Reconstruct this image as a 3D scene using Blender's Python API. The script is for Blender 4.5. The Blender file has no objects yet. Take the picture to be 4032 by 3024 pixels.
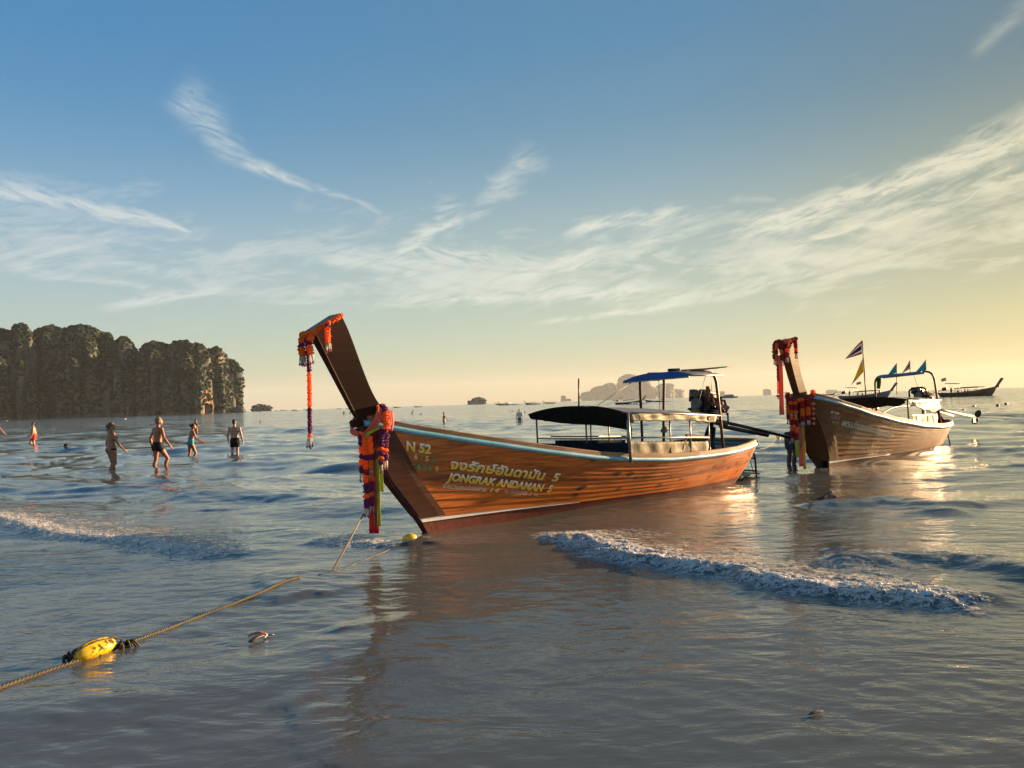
import bpy, bmesh, math, random
import numpy as np
from mathutils import Vector, Matrix, Euler
R=math.radians
SC=bpy.context.scene
COL=SC.collection
# ------------------------------------------------------------------ camera
cam_d=bpy.data.cameras.new('camera'); cam=bpy.data.objects.new('camera',cam_d); COL.objects.link(cam)
cam_d.sensor_width=36.0; cam_d.lens=36.0*2850/4032; cam_d.clip_start=0.05; cam_d.clip_end=60000
cam.matrix_world=Matrix.Translation((0,0,1.6))@Matrix.Rotation(R(91.5),4,'X')@Matrix.Rotation(R(-1.765),4,'Z')
SC.camera=cam
# ------------------------------------------------------------------ light
SUN_AZ=60.0; SUN_EL=8.5          # degrees: clockwise from +Y, above the horizon
SC.view_settings.view_transform='Standard'; SC.view_settings.look='None'
SC.view_settings.gamma=1.0; SC.view_settings.use_curve_mapping=False
SC.view_settings.exposure=2.0
SC.cycles.use_denoising=True
SC.cycles.max_bounces=6; SC.cycles.glossy_bounces=3; SC.cycles.diffuse_bounces=2; SC.cycles.volume_bounces=0
SC.cycles.transmission_bounces=3; SC.cycles.transparent_max_bounces=6
SC.cycles.sample_clamp_indirect=6.0
sd=Vector((math.sin(R(SUN_AZ))*math.cos(R(SUN_EL)),math.cos(R(SUN_AZ))*math.cos(R(SUN_EL)),math.sin(R(SUN_EL))))
sl=bpy.data.lights.new('sun','SUN'); sl.energy=SUN_E=5.0; sl.angle=R(0.6); sl.color=(1.0,0.64,0.33)
so=bpy.data.objects.new('sun',sl); COL.objects.link(so); so.rotation_euler=sd.to_track_quat('Z','Y').to_euler()
so.location=sd*50

class V:
    """tiny expression layer over shader math nodes"""
    nt=None
    def __init__(s,k): s.k=k
    @staticmethod
    def m(op,*a,clamp=False):
        n=V.nt.nodes.new('ShaderNodeMath'); n.operation=op; n.use_clamp=clamp
        for i,x in enumerate(a):
            if isinstance(x,V): V.nt.links.new(x.k,n.inputs[i])
            else: n.inputs[i].default_value=x
        return V(n.outputs[0])
    def __add__(s,o): return V.m('ADD',s,o)
    __radd__=__add__
    def __sub__(s,o): return V.m('SUBTRACT',s,o)
    def __rsub__(s,o): return V.m('SUBTRACT',o,s)
    def __mul__(s,o): return V.m('MULTIPLY',s,o)
    __rmul__=__mul__
    def __truediv__(s,o): return V.m('DIVIDE',s,o)
    def __pow__(s,o): return V.m('POWER',s,o)
    def clamp(s): return V.m('ADD',s,0.0,clamp=True)
    def ss(s,a,b):
        n=V.nt.nodes.new('ShaderNodeMapRange'); n.interpolation_type='SMOOTHSTEP'
        V.nt.links.new(s.k,n.inputs[0]); n.inputs[1].default_value=a; n.inputs[2].default_value=b
        return V(n.outputs[0])
def vmax(a,b): return V.m('MAXIMUM',a,b)
def vmin(a,b): return V.m('MINIMUM',a,b)
def vexp(a): return V.m('POWER',2.718281828,a)
def comb(x,y,z):
    n=V.nt.nodes.new('ShaderNodeCombineXYZ')
    for i,a in enumerate((x,y,z)):
        if isinstance(a,V): V.nt.links.new(a.k,n.inputs[i])
        else: n.inputs[i].default_value=a
    return V(n.outputs[0])
def sep(v):
    n=V.nt.nodes.new('ShaderNodeSeparateXYZ'); V.nt.links.new(v.k,n.inputs[0]); return [V(o) for o in n.outputs[:3]]
def noise(vec,scale,detail=4,rough=.55,dist=0.0,lac=2.0,out=0):
    n=V.nt.nodes.new('ShaderNodeTexNoise'); 
    if vec is not None: V.nt.links.new(vec.k,n.inputs['Vector'])
    n.inputs['Scale'].default_value=scale; n.inputs['Detail'].default_value=detail
    n.inputs['Roughness'].default_value=rough; n.inputs['Distortion'].default_value=dist; n.inputs['Lacunarity'].default_value=lac
    return V(n.outputs[out])
def ramp(v,stops,interp='LINEAR'):
    n=V.nt.nodes.new('ShaderNodeValToRGB'); V.nt.links.new(v.k,n.inputs[0]); cr=n.color_ramp; cr.interpolation=interp
    while len(cr.elements)<len(stops): cr.elements.new(.5)
    for e,(p,c) in zip(cr.elements,stops): e.position=p; e.color=(*c,1)
    return V(n.outputs[0])
def mix(f,a,b,blend='MIX'):
    n=V.nt.nodes.new('ShaderNodeMix'); n.data_type='RGBA'; n.blend_type=blend
    for i,x in ((0,f),(6,a),(7,b)):
        if isinstance(x,V): V.nt.links.new(x.k,n.inputs[i])
        elif i==0: n.inputs[0].default_value=x
        else: n.inputs[i].default_value=(*x,1)
    return V(n.outputs[2])
def pos(space='Object'):
    n=V.nt.nodes.new('ShaderNodeTexCoord'); return V(n.outputs[space])
def geo(out='Position'):
    n=V.nt.nodes.new('ShaderNodeNewGeometry'); return V(n.outputs[out])
def scl(v,x,y,z,off=(0,0,0)):
    n=V.nt.nodes.new('ShaderNodeMapping'); V.nt.links.new(v.k,n.inputs[0])
    n.inputs['Scale'].default_value=(x,y,z); n.inputs['Location'].default_value=off; return V(n.outputs[0])
# ------------------------------------------------------------------ sky
W=bpy.data.worlds.new('World'); SC.world=W; W.use_nodes=True
nt=V.nt=W.node_tree; nt.nodes.clear()
sky=nt.nodes.new('ShaderNodeTexSky'); sky.sky_type='NISHITA'; sky.sun_disc=False
sky.sun_elevation=R(SUN_EL); sky.sun_rotation=R(SUN_AZ); sky.altitude=0; sky.air_density=1.0; sky.dust_density=1.0; sky.ozone_density=2.2
g=pos('Generated'); dx,dy,dz=sep(g)
el=V.m('ARCSINE',dz)*57.29578
az=V.m('ARCTAN2',dx,dy)*57.29578
skyc=V(sky.outputs[0])
# thin dusty veil: warms and pales the low sky, more so towards the sun
sunang=V.m('ARCCOSINE',V.m('ADD',dx*sd.x+dy*sd.y,dz*sd.z,clamp=False))*57.29578
def cmul(c,k):
    n=nt.nodes.new('ShaderNodeVectorMath'); n.operation='SCALE'; nt.links.new(c.k,n.inputs[0])
    if isinstance(k,V): nt.links.new(k.k,n.inputs['Scale'])
    else: n.inputs['Scale'].default_value=k
    return V(n.outputs[0])
base=cmul(skyc,sunang.ss(5.0,85.0)*.036+.014)
e1=(el/60.0).clamp()
rl=ramp(e1,[(0,(.27,.26,.21)),(.067,(.23,.29,.23)),(.135,(.17,.26,.27)),(.25,(.055,.185,.305)),(.42,(.014,.135,.295)),(1,(.01,.09,.22))])
rc=ramp(e1,[(0,(.35,.265,.155)),(.085,(.255,.30,.215)),(.15,(.18,.25,.20)),(.28,(.085,.185,.24)),(.45,(.028,.135,.245)),(1,(.03,.07,.13))])
rr_=ramp(e1,[(0,(.36,.27,.09)),(.085,(.28,.27,.10)),(.135,(.17,.19,.09)),(.235,(.095,.14,.09)),(.37,(.045,.105,.13)),(1,(.03,.08,.15))])
veil0=mix(sunang.ss(18.0,52.0),rr_,mix(sunang.ss(52.0,92.0),rc,rl))
base=mix(1.0,base,veil0,'ADD')
# cirrus: broad veil + streaks, laid out by azimuth and elevation
zc=vmax(dz,0.0)+.10
pl=comb(dx/zc,dy/zc,0.0)
n1=noise(scl(pl,.9,1.0,1,(3.1,1.7,0)),1.5,5,.62,1.6)
n2=noise(scl(pl,.7,1.0,1,(1.3,9.1,0)),.9,2,.5,.4)
wn=noise(comb(az*.20,el*.42,1.0),1.0,3,.55,.6)-.5
fA=noise(comb((az*.97+el*.24)*.26,(el*.97-az*.24)*1.25,0.0),1.0,5,.66,1.0)   # fibres rising to the right
fB=noise(comb((az*.96-el*.28)*.30,(el*.96+az*.28)*1.35,5.0),1.0,5,.66,1.2)   # fibres falling to the right
band=el.ss(2.5,10.0)*(1.0-el.ss(10.5,22.0))
veil=((n1*.80+n2*.62+fA*.42-1.02)+band*.30).ss(.0,.40)*band
veil=vmax(veil*.95,band*.24)
def streak(p0,p1,w0,w1,amt,fib,curve=0.0,warp=1.0):
    x0,y0=p0; x1,y1=p1; L=math.hypot(x1-x0,y1-y0); cx,cy=(x1-x0)/L,(y1-y0)/L
    a=(az*(cx/L)+(el*(cy/L)-(x0*cx+y0*cy)/L))
    c=el*cx-(az*cy+(y0*cx-x0*cy))
    if curve: c=c-(a-a*a)*curve
    c=c+wn*((w0+w1)*1.3*warp)
    c=c/(a*(w1-w0)+w0)
    body=vexp(c*c*-1.0)
    return body*a.ss(-.08,.2)*(1.0-a.ss(.7,1.08))*(fib*amt)
fAc=(fA-.24).ss(.0,.42); fBc=(fB-.24).ss(.0,.42)
cl=veil
for s in [((-24.6,22.5),(-19.0,17.6),1.3,.7,.62,fBc,-.9),((-20.6,18.3),(-14.4,16.3),.5,.32,1.0,fBc,0,.6),((-15.5,16.8),(-9.0,14.6),.25,.5,.6,fBc,0,.6),
          ((-39,15.2),(-21.0,12.9),1.1,.6,1.25,fBc,-.5),((-31.5,13.4),(-25.0,16.6),.7,1.0,.5,fAc),
          ((15.0,11.3),(50.0,19.0),.8,1.3,1.35,fAc),((16.0,9.8),(46.0,15.0),1.0,1.5,1.0,fAc),
          ((-11.5,8.2),(17.0,8.6),1.0,.9,1.1,fAc,.5),((-9.0,12.0),(6.0,10.6),1.0,1.2,.95,fBc),((9.0,7.2),(34.0,10.4),.65,.8,1.05,fAc,-.6),((-10.0,10.6),(-3.0,15.8),.9,1.5,1.15,fAc),((-4.0,14.0),(3.5,19.2),.6,1.2,.7,fAc),
          ((4.0,13.0),(15.0,14.4),.8,.8,1.1,fAc),((-1.0,9.4),(9.0,12.2),.9,1.3,1.15,fAc),((-29.8,7.6),(-20.0,9.4),.55,.5,1.2,fAc),
          ((1.5,6.1),(17.0,7.6),.24,.32,1.1,fAc),((33.3,21.2),(38.0,24.6),.5,.5,.32,fAc),((32,7.9),(43,8.8),.4,.5,.9,fAc)]:
    cl=vmax(cl,streak(*s))
cl=cl.clamp()
cw=ramp((sunang+10.0)/120.0,[(.0,(.95,.80,.48)),(.25,(.74,.68,.47)),(.5,(.68,.68,.58)),(.8,(.56,.60,.58)),(1.0,(.50,.55,.55))])
fin=cmul(mix(cl*.72,base,cw),20.0*.318)
bg=nt.nodes.new('ShaderNodeBackground'); nt.links.new(fin.k,bg.inputs[0]); bg.inputs[1].default_value=0.05
wo=nt.nodes.new('ShaderNodeOutputWorld'); nt.links.new(bg.outputs[0],wo.inputs[0])
W.cycles.sampling_method='MANUAL'; W.cycles.sample_map_resolution=512
# ------------------------------------------------------------------ helpers
def mat(name,build):
    m=bpy.data.materials.get(name)
    if m: return m
    m=bpy.data.materials.new(name); m.use_nodes=True; V.nt=m.node_tree
    b=m.node_tree.nodes['Principled BSDF']; build(b,m.node_tree); return m
def setp(b,nt,col=None,rough=None,**k):
    def put(i,x):
        if isinstance(x,V): nt.links.new(x.k,i)
        elif isinstance(x,tuple) and len(x)==3: i.default_value=(*x,1)
        else: i.default_value=x
    if col is not None: put(b.inputs['Base Color'],col)
    if rough is not None: put(b.inputs['Roughness'],rough)
    for a,x in k.items(): put(b.inputs[a.replace('_',' ')],x)
def bump(nt,b,h,strength=.5,dist=.01):
    n=nt.nodes.new('ShaderNodeBump'); n.inputs['Strength'].default_value=strength; n.inputs['Distance'].default_value=dist
    nt.links.new(h.k,n.inputs['Height']); nt.links.new(n.outputs[0],b.inputs['Normal']); return n
def simple(name,col,rough=.6,var=.25,scale=8.0,bmp=.15,metal=0.0,**k):
    """paint / cloth / metal with worn tonal variation and a slight relief"""
    def f(b,nt):
        p=pos('Object'); n=noise(p,scale,5,.6); n2=noise(p,scale*6,3,.6)
        v=(n*.7+n2*.3).ss(.25,.75)
        d=tuple(c*(1-var) for c in col); l=tuple(min(1,c*(1+var*.6)) for c in col)
        setp(b,nt,mix(v,d,l),(n2*.25+rough-.12).clamp(),Metallic=metal,**k)
        if bmp: bump(nt,b,n2,bmp,.01)
    return mat(name,f)
def mesh(name,verts,faces,m=None,parent=None,smooth=False,loc=None,mats=None,fm=None):
    me=bpy.data.meshes.new(name); me.from_pydata([tuple(v) for v in verts],[],[tuple(f) for f in faces]); me.update()
    if m: me.materials.append(m)
    for x in (mats or []): me.materials.append(x)
    if fm is not None: me.polygons.foreach_set('material_index',fm)
    if smooth: me.polygons.foreach_set('use_smooth',[True]*len(me.polygons))
    o=bpy.data.objects.new(name,me); COL.objects.link(o)
    if parent: o.parent=parent
    if loc is not None: o.location=loc
    return o
def empty(name,label,cat,loc=(0,0,0),rz=0,group=None):
    o=bpy.data.objects.new(name,None); COL.objects.link(o); o.location=loc; o.rotation_euler=(0,0,rz)
    o.empty_display_size=.2; o['label']=label; o['category']=cat
    if group: o['group']=group
    return o
def tag(o,label,cat,group=None):
    o['label']=label; o['category']=cat
    if group: o['group']=group
    return o
class MB:
    """mesh buffer: shapes are added, then built as ONE mesh object"""
    def __init__(s): s.v=[]; s.f=[]
    def add(s,v,f):
        k=len(s.v); s.v+= [tuple(x) for x in v]; s.f+=[tuple(i+k for i in q) for q in f]; return s
    def box(s,c,d,M=None,bev=0.0):
        x,y,z=[a/2 for a in d]; b=min(bev,x*.9,y*.9,z*.9)
        if b<=0:
            v=[(i*x,j*y,k*z) for i in(-1,1) for j in(-1,1) for k in(-1,1)]
            f=[(0,1,3,2),(4,6,7,5),(0,4,5,1),(2,3,7,6),(0,2,6,4),(1,5,7,3)]
        else:
            v=[];f=[]
            for k,zz in ((-1,z),(1,z)):
                for (zo,ins) in (((k*z),b),((k*(z-b)),0)) if k<0 else (((k*(z-b)),0),((k*z),b)):
                    X,Y=x-ins,y-ins
                    v+=[(-X+b,-Y,zo),(X-b,-Y,zo),(X,-Y+b,zo),(X,Y-b,zo),(X-b,Y,zo),(-X+b,Y,zo),(-X,Y-b,zo),(-X,-Y+b,zo)]
            for r in range(3):
                for i in range(8): j=(i+1)%8; f.append((r*8+i,r*8+j,r*8+8+j,r*8+8+i))
            f.append(tuple(range(7,-1,-1))); f.append(tuple(range(24,32)))
        v=[Vector(p) for p in v]
        if M is not None: v=[M@p for p in v]
        return s.add([p+Vector(c) for p in v],f)
    def tube(s,pts,r,n=8,cap=True,flat=1.0):
        pts=[Vector(p) for p in pts]; m=len(pts); rs=r if isinstance(r,(list,tuple)) else [r]*m
        up=None; v=[];f=[]
        for i,p in enumerate(pts):
            t=(pts[min(i+1,m-1)]-pts[max(i-1,0)]).normalized()
            if up is None:
                up=Vector((0,0,1)) if abs(t.z)<.9 else Vector((1,0,0))
            a=t.cross(up); a=a.normalized() if a.length>1e-6 else t.orthogonal().normalized(); b=a.cross(t); up=b
            for k in range(n):
                th=2*math.pi*k/n; v.append(p+a*math.cos(th)*rs[i]+b*math.sin(th)*rs[i]*flat)
        for i in range(m-1):
            for k in range(n): l=(k+1)%n; f.append((i*n+k,i*n+l,(i+1)*n+l,(i+1)*n+k))
        if cap: f.append(tuple(range(n-1,-1,-1))); f.append(tuple((m-1)*n+k for k in range(n)))
        return s.add(v,f)
    def loft(s,rings,cap=True):
        n=len(rings[0]); v=[p for r in rings for p in r]; f=[]
        for i in range(len(rings)-1):
            for k in range(n): l=(k+1)%n; f.append((i*n+k,i*n+l,(i+1)*n+l,(i+1)*n+k))
        if cap: f.append(tuple(range(n-1,-1,-1))); f.append(tuple((len(rings)-1)*n+k for k in range(n)))
        return s.add(v,f)
    def sheet(s,grid,th=0.0):
        """grid[i][j] of points; th > 0 gives a second skin and closed rims"""
        a=len(grid); b=len(grid[0]); P=[[Vector(p) for p in r] for r in grid]
        v=[p for r in P for p in r]; f=[(i*b+j,i*b+j+1,(i+1)*b+j+1,(i+1)*b+j) for i in range(a-1) for j in range(b-1)]
        if th>0:
            N=[]
            for i in range(a):
                for j in range(b):
                    du=P[min(i+1,a-1)][j]-P[max(i-1,0)][j]; dv=P[i][min(j+1,b-1)]-P[i][max(j-1,0)]
                    q=du.cross(dv); N.append(q.normalized() if q.length>1e-9 else Vector((0,0,1)))
            k=a*b; v+=[p+q*th for p,q in zip(v,N)]
            f+=[tuple(x+k for x in reversed(q)) for q in f[:]]
            for i in range(a-1):
                for j in (0,b-1):
                    q=(i*b+j,(i+1)*b+j,(i+1)*b+j+k,i*b+j+k); f.append(q if j==0 else q[::-1])
            for j in range(b-1):
                for i in (0,a-1):
                    q=(i*b+j,i*b+j+1,i*b+j+1+k,i*b+j+k); f.append(q[::-1] if i==0 else q)
        return s.add(v,f)
    def ball(s,c,r,M=None,n=10,m=6):
        r=r if isinstance(r,tuple) else (r,r,r); v=[];f=[]
        for i in range(m+1):
            t=math.pi*i/m
            for k in range(n):
                p=2*math.pi*k/n; q=Vector((r[0]*math.sin(t)*math.cos(p),r[1]*math.sin(t)*math.sin(p),r[2]*math.cos(t)))
                v.append((M@q if M is not None else q)+Vector(c))
        for i in range(m):
            for k in range(n): l=(k+1)%n; f.append((i*n+k,(i+1)*n+k,(i+1)*n+l,i*n+l))
        return s.add(v,f)
    def build(s,name,m=None,parent=None,smooth=False,**k): return mesh(name,s.v,s.f,m,parent,smooth,**k)
def smoothpath(pts,n=8):
    """Catmull-Rom through the points"""
    P=[Vector(p) for p in pts]; P=[P[0]*2-P[1]]+P+[P[-1]*2-P[-2]]; out=[]
    for i in range(1,len(P)-2):
        for k in range(n):
            t=k/n; a,b,c,d=P[i-1:i+3]
            out.append(.5*((2*b)+(c-a)*t+(2*a-5*b+4*c-d)*t*t+(3*b-a-3*c+d)*t**3))
    out.append(P[-2]); return out
# numpy value noise
_rng=np.random.default_rng(5); _tab=_rng.random((256,256))
def vn(x,y):
    xi=np.floor(x).astype(int); yi=np.floor(y).astype(int); xf=x-xi; yf=y-yi
    u=xf*xf*xf*(xf*(xf*6-15)+10); v=yf*yf*yf*(yf*(yf*6-15)+10)
    a=_tab[xi&255,yi&255]; b=_tab[(xi+1)&255,yi&255]; c=_tab[xi&255,(yi+1)&255]; d=_tab[(xi+1)&255,(yi+1)&255]
    return (a*(1-u)+b*u)*(1-v)+(c*(1-u)+d*u)*v
def fbm(x,y,o=4,g=.5):
    s=0;a=1;t=0
    for i in range(o): s=s+a*vn(x*2**i+i*17.3,y*2**i+i*9.1); t+=a; a*=g
    return s/t
def sst(a,b,x):
    t=np.clip((x-a)/(b-a),0,1); return t*t*(3-2*t)
# ------------------------------------------------------------------ water
RIDGES=[ # world polyline, height, back width, front width, foam strength, foam span along the line (0..1)
 ([(0.48,9.11),(0.74,8.02),(1.13,7.32),(1.57,6.81),(1.94,6.47),(2.44,6.05),(2.88,5.68),(3.32,5.56),(3.71,5.74),(4.3,5.9)],.066,.60,.17,.95,(.02,.86)),
 ([(-11.5,13.2),(-9.28,11.9),(-7.91,11.14),(-6.64,10.26),(-5.41,9.48),(-4.27,8.65),(-3.53,8.18),(-3.11,8.05),(-2.83,8.22),(-2.49,8.52)],.048,.60,.17,.80,(.0,.93)),
 ([(-2.6,8.5),(-2.34,8.66),(-1.72,8.4),(-1.27,8.33),(-.7,8.5)],.040,.5,.16,.6,(.1,.72)),
 ([(-7.5,15.6),(-6.04,14.3),(-5.28,14.2),(-4.44,13.67),(-2.63,11.92),(-1.6,11.2)],.075,.9,.55,.0,(0,1)),
 ([(4.2,10.7),(4.59,10.35),(5.25,10.54),(5.71,10.1),(6.2,9.4)],.085,.8,.50,.10,(.3,.7)),
 ([(2.9,7.2),(3.45,6.86),(4.16,6.77),(4.44,6.25),(4.9,5.8)],.085,.55,.42,.25,(.2,.75)),
 ([(-2.4,7.5),(-2.1,7.0),(-1.98,6.68),(-1.65,6.1)],.032,.40,.30,.12,(.1,.6)),
 ([(-1.3,5.4),(-1.02,4.82),(-0.88,4.13),(-0.66,3.7),(-0.31,3.41),(.3,3.2)],.024,.45,.34,.05,(.3,.7)),
 ([(-4.2,3.6),(-2.79,3.91),(-1.93,4.15),(-1.21,4.65),(-0.63,5.21),(.4,5.6)],.028,.55,.45,.0,(0,1)),
 ([(-1.15,8.8),(-0.6,8.45),(-0.1,8.45),(.3,8.8)],.03,.6,.5,.0,(0,1)),
 ([(-16,24.5),(-12.5,24.9),(-8,24.2),(-4.5,22.4)],.09,1.4,.9,.0,(0,1)),
 ([(-14,32.5),(-9,31.5),(-4.5,29.0),(0,25.5)],.10,1.6,1.0,.04,(.2,.5)),
 ([(9.5,14.8),(12,13.8),(14.5,12.0)],.09,1.3,.9,.0,(0,1)),
]
def polydist(X,Y,pl):
    best=np.full(X.shape,1e9); sg=np.zeros(X.shape); tt=np.zeros(X.shape)
    L=[math.hypot(b[0]-a[0],b[1]-a[1]) for a,b in zip(pl,pl[1:])]; T=sum(L); acc=0
    for (a,b),l in zip(zip(pl,pl[1:]),L):
        ex,ey=(b[0]-a[0])/l,(b[1]-a[1])/l
        t=np.clip((X-a[0])*ex+(Y-a[1])*ey,0,l); qx=X-a[0]-t*ex; qy=Y-a[1]-t*ey
        d=np.hypot(qx,qy); k=d<best; best=np.where(k,d,best); tt=np.where(k,(acc+t)/T,tt)
        side=np.sign((Y-a[1])*ex-(X-a[0])*ey); sg=np.where(k,side,sg); acc+=l
    return best*sg,tt
def water_fn(X,Y,lam):
    """height and foam at world points; lam = shortest wavelength the mesh can carry there"""
    rng=np.random.default_rng(11); Z=np.zeros(X.shape); r=np.hypot(X,Y)
    grp=fbm(X*.11,Y*.16,3); grp2=fbm(X*.5+40,Y*.8,3)
    wx=(fbm(X*.22+9,Y*.22,2)-.5)*3.0; wy=(fbm(X*.22,Y*.22+31,2)-.5)*3.0
    off=sst(6,26,r)                                     # the shallows are calmer than the open bay
    n=84
    for i in range(n):
        l=.10*(7.0/.10)**(i/(n-1))*rng.uniform(.93,1.07)
        th=-math.pi/2-.28+rng.normal(0,.42 if l>1 else .62)
        a=.0046*l**1.0*rng.uniform(.6,1.25)
        k=2*math.pi/l; ph=rng.uniform(0,6.28)
        s=np.sin(k*((X+wx*min(1,l))*math.cos(th)+(Y+wy*min(1,l))*math.sin(th))+ph)
        s=2*((s+1)/2)**1.55-.86
        if l>1.2: amp=(.06+.80*off)*(.45+1.1*grp)
        elif l>.4: amp=(.10+.85*off)*(.35+1.3*grp2)
        else: amp=(.36+.55*off)*(.25+1.5*grp2)
        Z+=a*amp*s*sst(.9,2.2,l/lam)
    foam=np.zeros(X.shape)
    for pl,h,wb,wf,fo,(f0,f1) in RIDGES:
        x0=min(p[0] for p in pl)-3; x1=max(p[0] for p in pl)+3; y0=min(p[1] for p in pl)-3; y1=max(p[1] for p in pl)+3
        m=(X>x0)&(X<x1)&(Y>y0)&(Y<y1)
        if not m.any(): continue
        x=X[m]; y=Y[m]
        jx=x+(fbm(x*1.1,y*1.1+5,3)-.5)*.55+(vn(x*5.5,y*5.5)-.5)*.10; jy=y+(fbm(x*1.1+50,y*1.1,3)-.5)*.55+(vn(x*5.5+7,y*5.5)-.5)*.10
        d,t=polydist(jx,jy,pl)                          # d>0: seaward (behind the crest)
        env=sst(0,.16,t)*(1-sst(.84,1,t))
        var=.72+.56*fbm(x*.9,y*.9+3,2)
        prof=np.where(d>0,np.exp(-(d/wb)**2),np.exp(-np.abs(d/wf)**2.2))
        dip=-.16*np.exp(-((d+wf*2.6)/(wf*1.8))**2)
        Z[m]+=h*env*var*(prof+dip)
        if fo>0:
            fe=sst(f0-.03,f0+.06,t)*(1-sst(f1-.07,f1+.03,t))
            ff=np.where(d>0,np.exp(-(d/(wb*.42))**2),np.exp(-(np.abs(d)/(wf*1.75))**3))
            trail=.55*np.exp(-((d-wb*.8)/(wb*1.3))**2)*(d>0)
            fv=fe*(ff*(.62+.55*fbm(x*3.1,y*3.1,3))+trail*(fbm(x*2.2+9,y*4.2,3)*1.3))*fo
            foam[m]=np.maximum(foam[m],fv)
            sp=lam[m]
            lump=(fbm(x*9,y*9,3)-.5)*.034*(sst(.5,1.2,.10/sp*1.6))+(vn(x*38,y*38)-.5)*.011*sst(.5,1.0,.026/sp*1.6)+(vn(x*75,y*75+4)-.5)*.006*sst(.5,1.0,.013/sp*1.6)
            Z[m]+=lump*np.clip(fv*1.2,0,1)
    return Z,foam
def build_water():
    K=1.6*724.0
    s=[484.0]
    while s[-1]>1.2:
        c=s[-1]; s.append(c-(.5 if 130<c<265 else .85 if c>90 else .55 if c>14 else .6))
    rr=[K/a for a in s if a>1.2]
    while rr[-1]<13000: rr.append(rr[-1]*1.22)
    th=np.concatenate([np.linspace(-180,-44,40)[:-1],np.linspace(-44,44,960),np.linspace(44,180,40)[1:]])
    rr=np.array(rr); T,Q=np.meshgrid(np.radians(th),rr)
    X=Q*np.sin(T); Y=Q*np.cos(T)
    dr=np.gradient(rr); lam=np.maximum(dr[:,None],Q*R(88/960))*np.ones_like(X)
    Z,F=water_fn(X,Y,lam)
    Z*=1-sst(600,1500,Q)
    nr,nc=X.shape; v=np.stack([X,Y,Z],-1).reshape(-1,3)
    v=np.vstack([v,[[0,0,0]]])
    i,j=np.meshgrid(np.arange(nr-1),np.arange(nc-1),indexing='ij')
    q=np.stack([i*nc+j,i*nc+j+1,(i+1)*nc+j+1,(i+1)*nc+j],-1).reshape(-1,4)
    me=bpy.data.meshes.new('water'); c=nr*nc
    tri=np.array([(c,j,j+1) for j in range(nc-1)])
    nv=len(v); me.vertices.add(nv); me.vertices.foreach_set('co',v.ravel())
    nl=q.size+tri.size; me.loops.add(nl); me.loops.foreach_set('vertex_index',np.concatenate([q.ravel(),tri.ravel()]))
    npo=len(q)+len(tri); me.polygons.add(npo)
    me.polygons.foreach_set('loop_start',np.concatenate([np.arange(len(q))*4,q.size+np.arange(len(tri))*3]))
    me.polygons.foreach_set('use_smooth',np.ones(npo,bool)); me.update(calc_edges=True)
    at=me.attributes.new('foam','FLOAT','POINT'); at.data.foreach_set('value',np.append(F.ravel(),0))
    def f(b,nt):
        a=nt.nodes.new('ShaderNodeAttribute'); a.attribute_name='foam'; fo=V(a.outputs['Fac'])
        p=geo(); px,py,pz=sep(p)
        dist=V.m('SQRT',px*px+py*py)
        rp=scl(p,1,1,1)
        nA=noise(scl(p,.55,1.25,0),2.2,3,.6,.6); nB=noise(scl(p,.55,1.3,0,(4,2,0)),9,3,.6,.5); nC=noise(scl(p,.7,1.4,0,(8,1,0)),46,2,.5,.2); nD=noise(scl(p,.5,1.2,0,(1,6,0)),.42,2,.6,.5)
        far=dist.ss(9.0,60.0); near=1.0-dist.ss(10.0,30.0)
        h=nA*(near*.014+.006)+nB*.0050+nC*near*.0010
        fn=noise(p,14,4,.66,.8); fn2=noise(scl(p,1,1.5,0),6,3,.65,.9)
        vo=nt.nodes.new('ShaderNodeTexVoronoi'); vo.feature='DISTANCE_TO_EDGE'; vo.inputs['Scale'].default_value=9.0
        wv=nt.nodes.new('ShaderNodeVectorMath'); wv.operation='ADD'; nt.links.new(scl(p,1,1.4,0).k,wv.inputs[0]); nt.links.new(comb(fn2*.5,fn*.16,0.0).k,wv.inputs[1]); nt.links.new(wv.outputs[0],vo.inputs['Vector'])
        lace=1.0-V(vo.outputs['Distance']).ss(.01,.16)
        core=(fo*1.35+(fn-.5)*3.0+(fn2-.5)*2.2-.88).ss(.0,.80)
        ff=vmax(core,lace*(fo*1.3+(fn2-.5)*1.8+(fn-.5)*.8-.10).ss(.05,.60)*.75)*fo.ss(.04,.22)
        silt=noise(scl(p,.3,.5,0),.9,3,.5)
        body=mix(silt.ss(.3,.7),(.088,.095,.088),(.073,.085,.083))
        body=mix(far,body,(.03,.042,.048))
        bm=nt.nodes.new('ShaderNodeBump'); bm.inputs['Strength'].default_value=1.0; bm.inputs['Distance'].default_value=1.0
        hh=h+ff*fn*.014
        nt.links.new(hh.k,bm.inputs['Height'])
        # wavelets too small for the mesh far out: slopes straight from a noise field
        sA=noise(scl(p,.55,1.1,0),1.3,2,.6,.3,out=1); sB=noise(scl(p,.4,.9,0,(5,3,0)),.22,2,.6,.3,out=1)
        def vec(op,x,y):
            n=nt.nodes.new('ShaderNodeVectorMath'); n.operation=op
            for i,q in enumerate((x,y)):
                if isinstance(q,V): nt.links.new(q.k,n.inputs[i])
                else: n.inputs[i].default_value=q
            return V(n.outputs[0])
        f2=dist.ss(16.0,55.0)
        sl=vec('ADD',vec('MULTIPLY',vec('SUBTRACT',sA,(.5,.5,.5)),comb(f2*.34,f2*.62,0.0)),vec('MULTIPLY',vec('SUBTRACT',sB,(.5,.5,.5)),comb(f2*.16,f2*.34,0.0)))
        nn=vec('NORMALIZE',vec('ADD',V(bm.outputs[0]),sl),(0,0,0))
        # mirror-like skin over a silty body; light scattered back out of the water does not follow the ripples
        nt.nodes.remove(b)
        def sh(t): return nt.nodes.new(t)
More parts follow.
